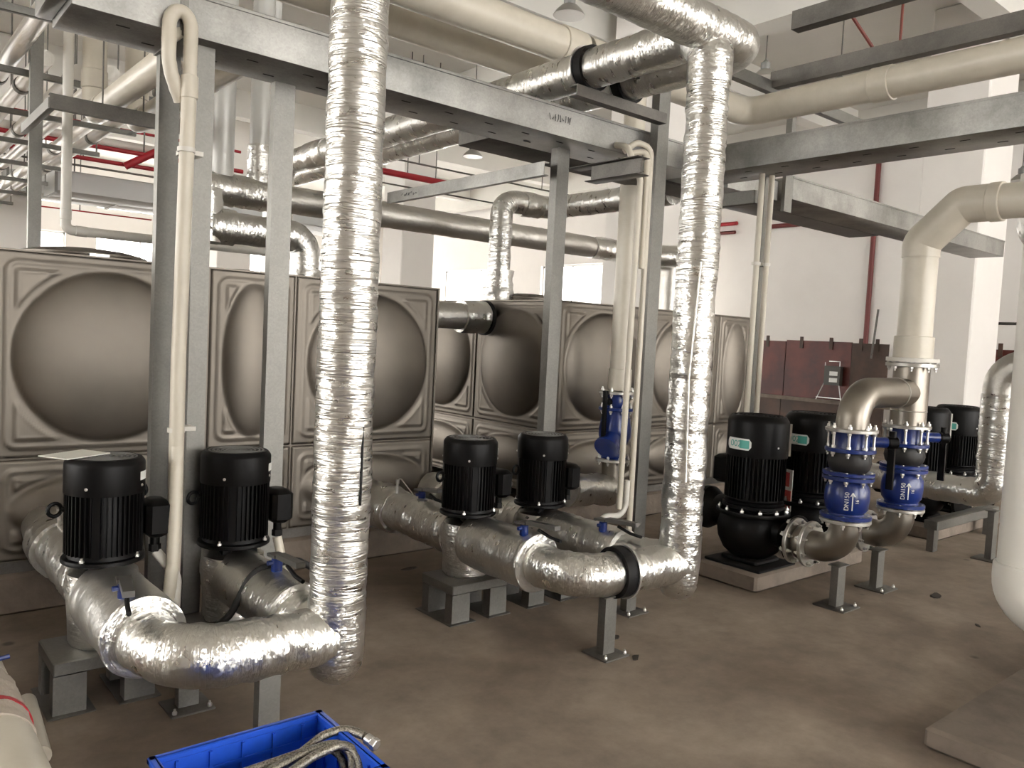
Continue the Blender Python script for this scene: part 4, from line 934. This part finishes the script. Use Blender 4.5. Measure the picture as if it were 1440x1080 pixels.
redrun('thin dark pipe above the red main in the middle', [(6.3, 12, 4.36), (12, 12, 4.36)], .016, GD)
redrun('thin dark pipe below the red main in the middle', [(6.3, 12.1, 3.95), (10, 12.1, 3.95)], .014, GD)
redrun('maroon pipe on the right wall behind the leaning conduits', [(15.9, 9.4, 4.19), (15.9, 10.4, 4.19)], .05, MAR)
redrun('red pipe on the right wall just right of middle riser', [(15.9, 11.2, 4.33), (15.9, 13.0, 4.33)], .045)
redrun('second red pipe on the right wall just right of middle riser', [(15.85, 11.2, 4.12), (15.85, 13.0, 4.12)], .04, MAR)
def duct(label, x0, x1, y0, y1, z0, z1):
    t = root('air_duct', label, 'duct', ((x0+x1)/2, (y0+y1)/2, z0)); b = B(); b.bbox(x0, x1, y0, y1, z0, z1, .01); b.obj('duct_body', DUCT, t)
    n = max(2, int((x1-x0)/1.5))
    for k in range(n+1):
        x = x0+(x1-x0)*k/n; b = B(); b.box(x-.02, x+.02, y0-.025, y1+.025, z0-.025, z1+.025); b.obj('joint_flange', GP, t)
    for x in (x0+.3, x1-.3):
        b = B(); b.cyl((x, (y0+y1)/2, z1), (x, (y0+y1)/2, CZ), .01, seg=6); b.obj('hanger_rod', GD, t)
duct('pale sheet metal duct crossing behind the left posts', 2.35, 7.2, 12.9, 13.6, 3.18, 3.48)
duct('far grey duct behind the red pipes at left', 2.2, 9, 16.0, 16.8, 3.5, 3.85)
def lamp(x, y, z, label, k=.7):
    t = root('bay_lamp', label, 'lamp', (x, y, z), 'bell shaped bay lamps')
    sc = lambda pr: [(r*k, h*k) for r, h in pr]
    b = B(); b.lathe(sc([(.23, 0), (.235, .005), (.20, .06), (.12, .14), (.075, .16)]), (x, y, z), seg=28); b.lathe(sc([(.222, .004), (.19, .06), (.11, .135), (.001, .14)]), (x, y, z), seg=28); b.obj('reflector', LAMPM, t)
    b = B(); b.lathe(sc([(.075, .16), (.085, .18), (.085, .28), (.05, .30), (.02, .34)]), (x, y, z), seg=18); b.obj('ballast', GREY, t)
    b = B(); b.cyl((x, y, z+.33*k), (x, y, CZ), .008, seg=6); b.obj('hanger_rod', GD, t)
for (x, y, z, l) in ((9.15, 6.17, 4.93, 'bell lamp hanging above the cross channel right of foil riser'), (5.73, 6.22, 4.75, 'bell lamp at the top edge over the fat cream pipes'),
                     (13.6, 5.13, 4.37, 'bell lamp hanging right of the big white column'), (14.2, 4.81, 4.28, 'bell lamp cut by the right edge'),
                     (8.0, 10.83, 4.37, 'bell lamp seen above the thin bright channel'), (8.82, 4.95, 4.4, 'bell lamp behind the hung channel frame')):
    lamp(x, y, z, l)

# ------------------------------------------------------------------ foreground: blue bin with hoses, pipe at the left edge
t = root('storage_bin', 'blue plastic bin on the floor holding braided hoses', 'bin', (.88, 1.95, 0))
bx0, bx1, by0, by1, bh = .63, 1.13, 1.77, 2.17, .30
def binwall(x0, x1, y0, y1, z0, z1): 
    b.bbox(x0, x1, y0, y1, z0, z1, .003)
b = B(); s_ = .012
binwall(bx0+.02, bx1-.02, by0+.02, by1-.02, .005, .02); binwall(bx0+.012, bx1-.012, by1-.022, by1-.012, .01, bh); binwall(bx0+.012, bx1-.012, by0+.012, by0+.022, .01, bh)
binwall(bx0+.012, bx0+.022, by0+.012, by1-.012, .01, bh); binwall(bx1-.022, bx1-.012, by0+.012, by1-.012, .01, bh); b.obj('shell', BLP, t)
b = B(); binwall(bx0, bx1, by1-.024, by1, bh-.018, bh); binwall(bx0, bx1, by0, by0+.024, bh-.018, bh); binwall(bx0, bx0+.024, by0, by1, bh-.018, bh); binwall(bx1-.024, bx1, by0, by1, bh-.018, bh); b.obj('rim', BLP, t)
b = B()
for k in range(5):
    x = bx0+.07+.09*k; b.box(x-.004, x+.004, by1-.030, by1-.02, .02, bh-.02); b.box(x-.004, x+.004, by1-.014, by1-.004, .02, bh-.02); b.box(x-.004, x+.004, by0+.004, by0+.014, .02, bh-.02)
for k in range(4):
    y = by0+.07+.085*k; b.box(bx1-.014, bx1-.004, y-.004, y+.004, .02, bh-.02); b.box(bx0+.004, bx0+.014, y-.004, y+.004, .02, bh-.02); b.box(bx1-.03, bx1-.02, y-.004, y+.004, .02, bh-.02)
b.box(bx0+.02, bx1-.02, by1-.028, by1-.02, bh-.075, bh-.065); b.obj('rib', BLP, t)
def hose(label, pts, ends):
    t = root('braided_hose', label, 'hose', pts[0], 'braided steel hoses in the blue bin')
    b = B(); b.tube(fillet(pts, .09, 8), .0125, seg=14, step=.01, jit=.0004, jf=150); b.obj('braid', BRAID, t)
    for e, d in ends:
        e, d = Vector(e), Vector(d).normalized(); b = B(); b.cyl(e-d*.012, e+d*.012, .0155, seg=14, ch=.002); b.cyl(e+d*.012, e+d*.03, .018, seg=6, ch=.002); b.obj('hex_nut', STEEL, t)
hose('braided hose curling over the others with its nut to the right', [(.72, 1.90, .16), (.80, 1.95, .235), (.95, 2.0, .262), (1.07, 2.035, .292), (1.135, 2.02, .300), (1.158, 1.955, .297)], [((1.162, 1.935, .292), (.25, -.9, -.2))])
hose('braided hose lying furthest back in the bin', [(.66, 2.0, .18), (.78, 2.03, .255), (.92, 2.015, .268), (1.03, 2.01, .275), (1.09, 1.98, .268), (1.08, 1.90, .22), (1.06, 1.86, .15)], [])
hose('braided hose bundled in the middle of the pile', [(.70, 1.93, .20), (.84, 1.975, .262), (.98, 1.985, .283), (1.075, 1.985, .290), (1.105, 1.93, .283), (1.075, 1.87, .22)], [])
hose('braided hose looping back at the right of the pile', [(.78, 1.86, .2), (.90, 1.93, .268), (1.0, 1.955, .285), (1.09, 1.95, .300), (1.115, 1.90, .275), (1.08, 1.84, .2)], [((1.075, 1.832, .188), (-.3, -.4, -.8))])
t = root('plastic_pipe', 'fat cream pipe with cloth wrap at the lower left edge', 'pipe', (.34, 2.6, .1), 'cream plastic pipes')
b = B(); b.tube([(.345, .6, .2), (.345, 4.38, .2)], .108, seg=36); b.obj('pipe_run', PVC, t)
b = B(); b.tube([(.345, 2.62, .2), (.345, 3.02, .2)], .113, seg=36, step=.015, jit=.006, jf=25); b.obj('cloth_wrap', mat('grey_cloth', (.42, .37, .31), .9, 0, bump=(90, .8, .006)), t)
b = B(); b.tube([(.345, 2.72, .2), (.345, 2.745, .2)], .118, seg=36); b.obj('red_tape', RED, t)
b = B(); b.box(.30, .40, 2.98, 3.06, .306, .335); b.cyl((.40, 3.02, .32), (.44, 3.02, .325), .008, seg=8); b.obj('blue_valve', BLU, t)
for (x, y) in ((.345, 2.4), (.345, 3.6)):
    t = root('pipe_support_leg', 'low steel cradle under the fat cream pipe, %s' % ('by its cloth wrap' if y < 3 else 'behind its cloth wrap'), 'support leg', (x, y, 0))
    b = B(); b.bbox(x-.11, x+.11, y-.03, y+.03, 0, .10, .004); b.obj('cradle', GD, t)
t = root('plastic_pipe', 'short cream pipe lying on the floor by the first stool', 'pipe', (.52, 3.05, .03), 'cream plastic pipes')
b = B(); b.tube([(.505, 2.86, .035), (.535, 3.3, .035)], .034, seg=18); b.obj('pipe_run', PVC, t)

# scraps left on the floor
SCR = mat('dirt_scrap', (.035, .028, .022), .85)
for (x, y, a, l, lab) in ((5.17, 2.03, .3, .13, 'dark flat scrap on the floor right of the valve legs'), (2.94, 2.63, .1, .10, 'dark scrap on the floor just behind the clamped header leg'),
                          (2.84, 2.40, .6, .08, 'dark splinter at the foot of the clamped header leg'), (2.71, 4.12, 0, .12, 'dark scrap near the plinth behind the middle pump'), (4.81, 1.66, .8, .05, 'small dark chip on the floor toward the right white pipe')):
    b = B(); R_ = Matrix.Rotation(a, 3, 'Z'); n = 9; rnd = random.Random(int(x*100))
    out = [R_ @ Vector((math.cos(2*PI*k/n)*l/2*(.7+.5*rnd.random()), math.sin(2*PI*k/n)*l*.2*(.6+.6*rnd.random()), 0)) for k in range(n)]
    b.prism([(x+q.x, y+q.y) for q in out], .0, .006); tag(b.obj('floor_scrap', SCR, base=(x, y, 0)), lab, 'scrap')
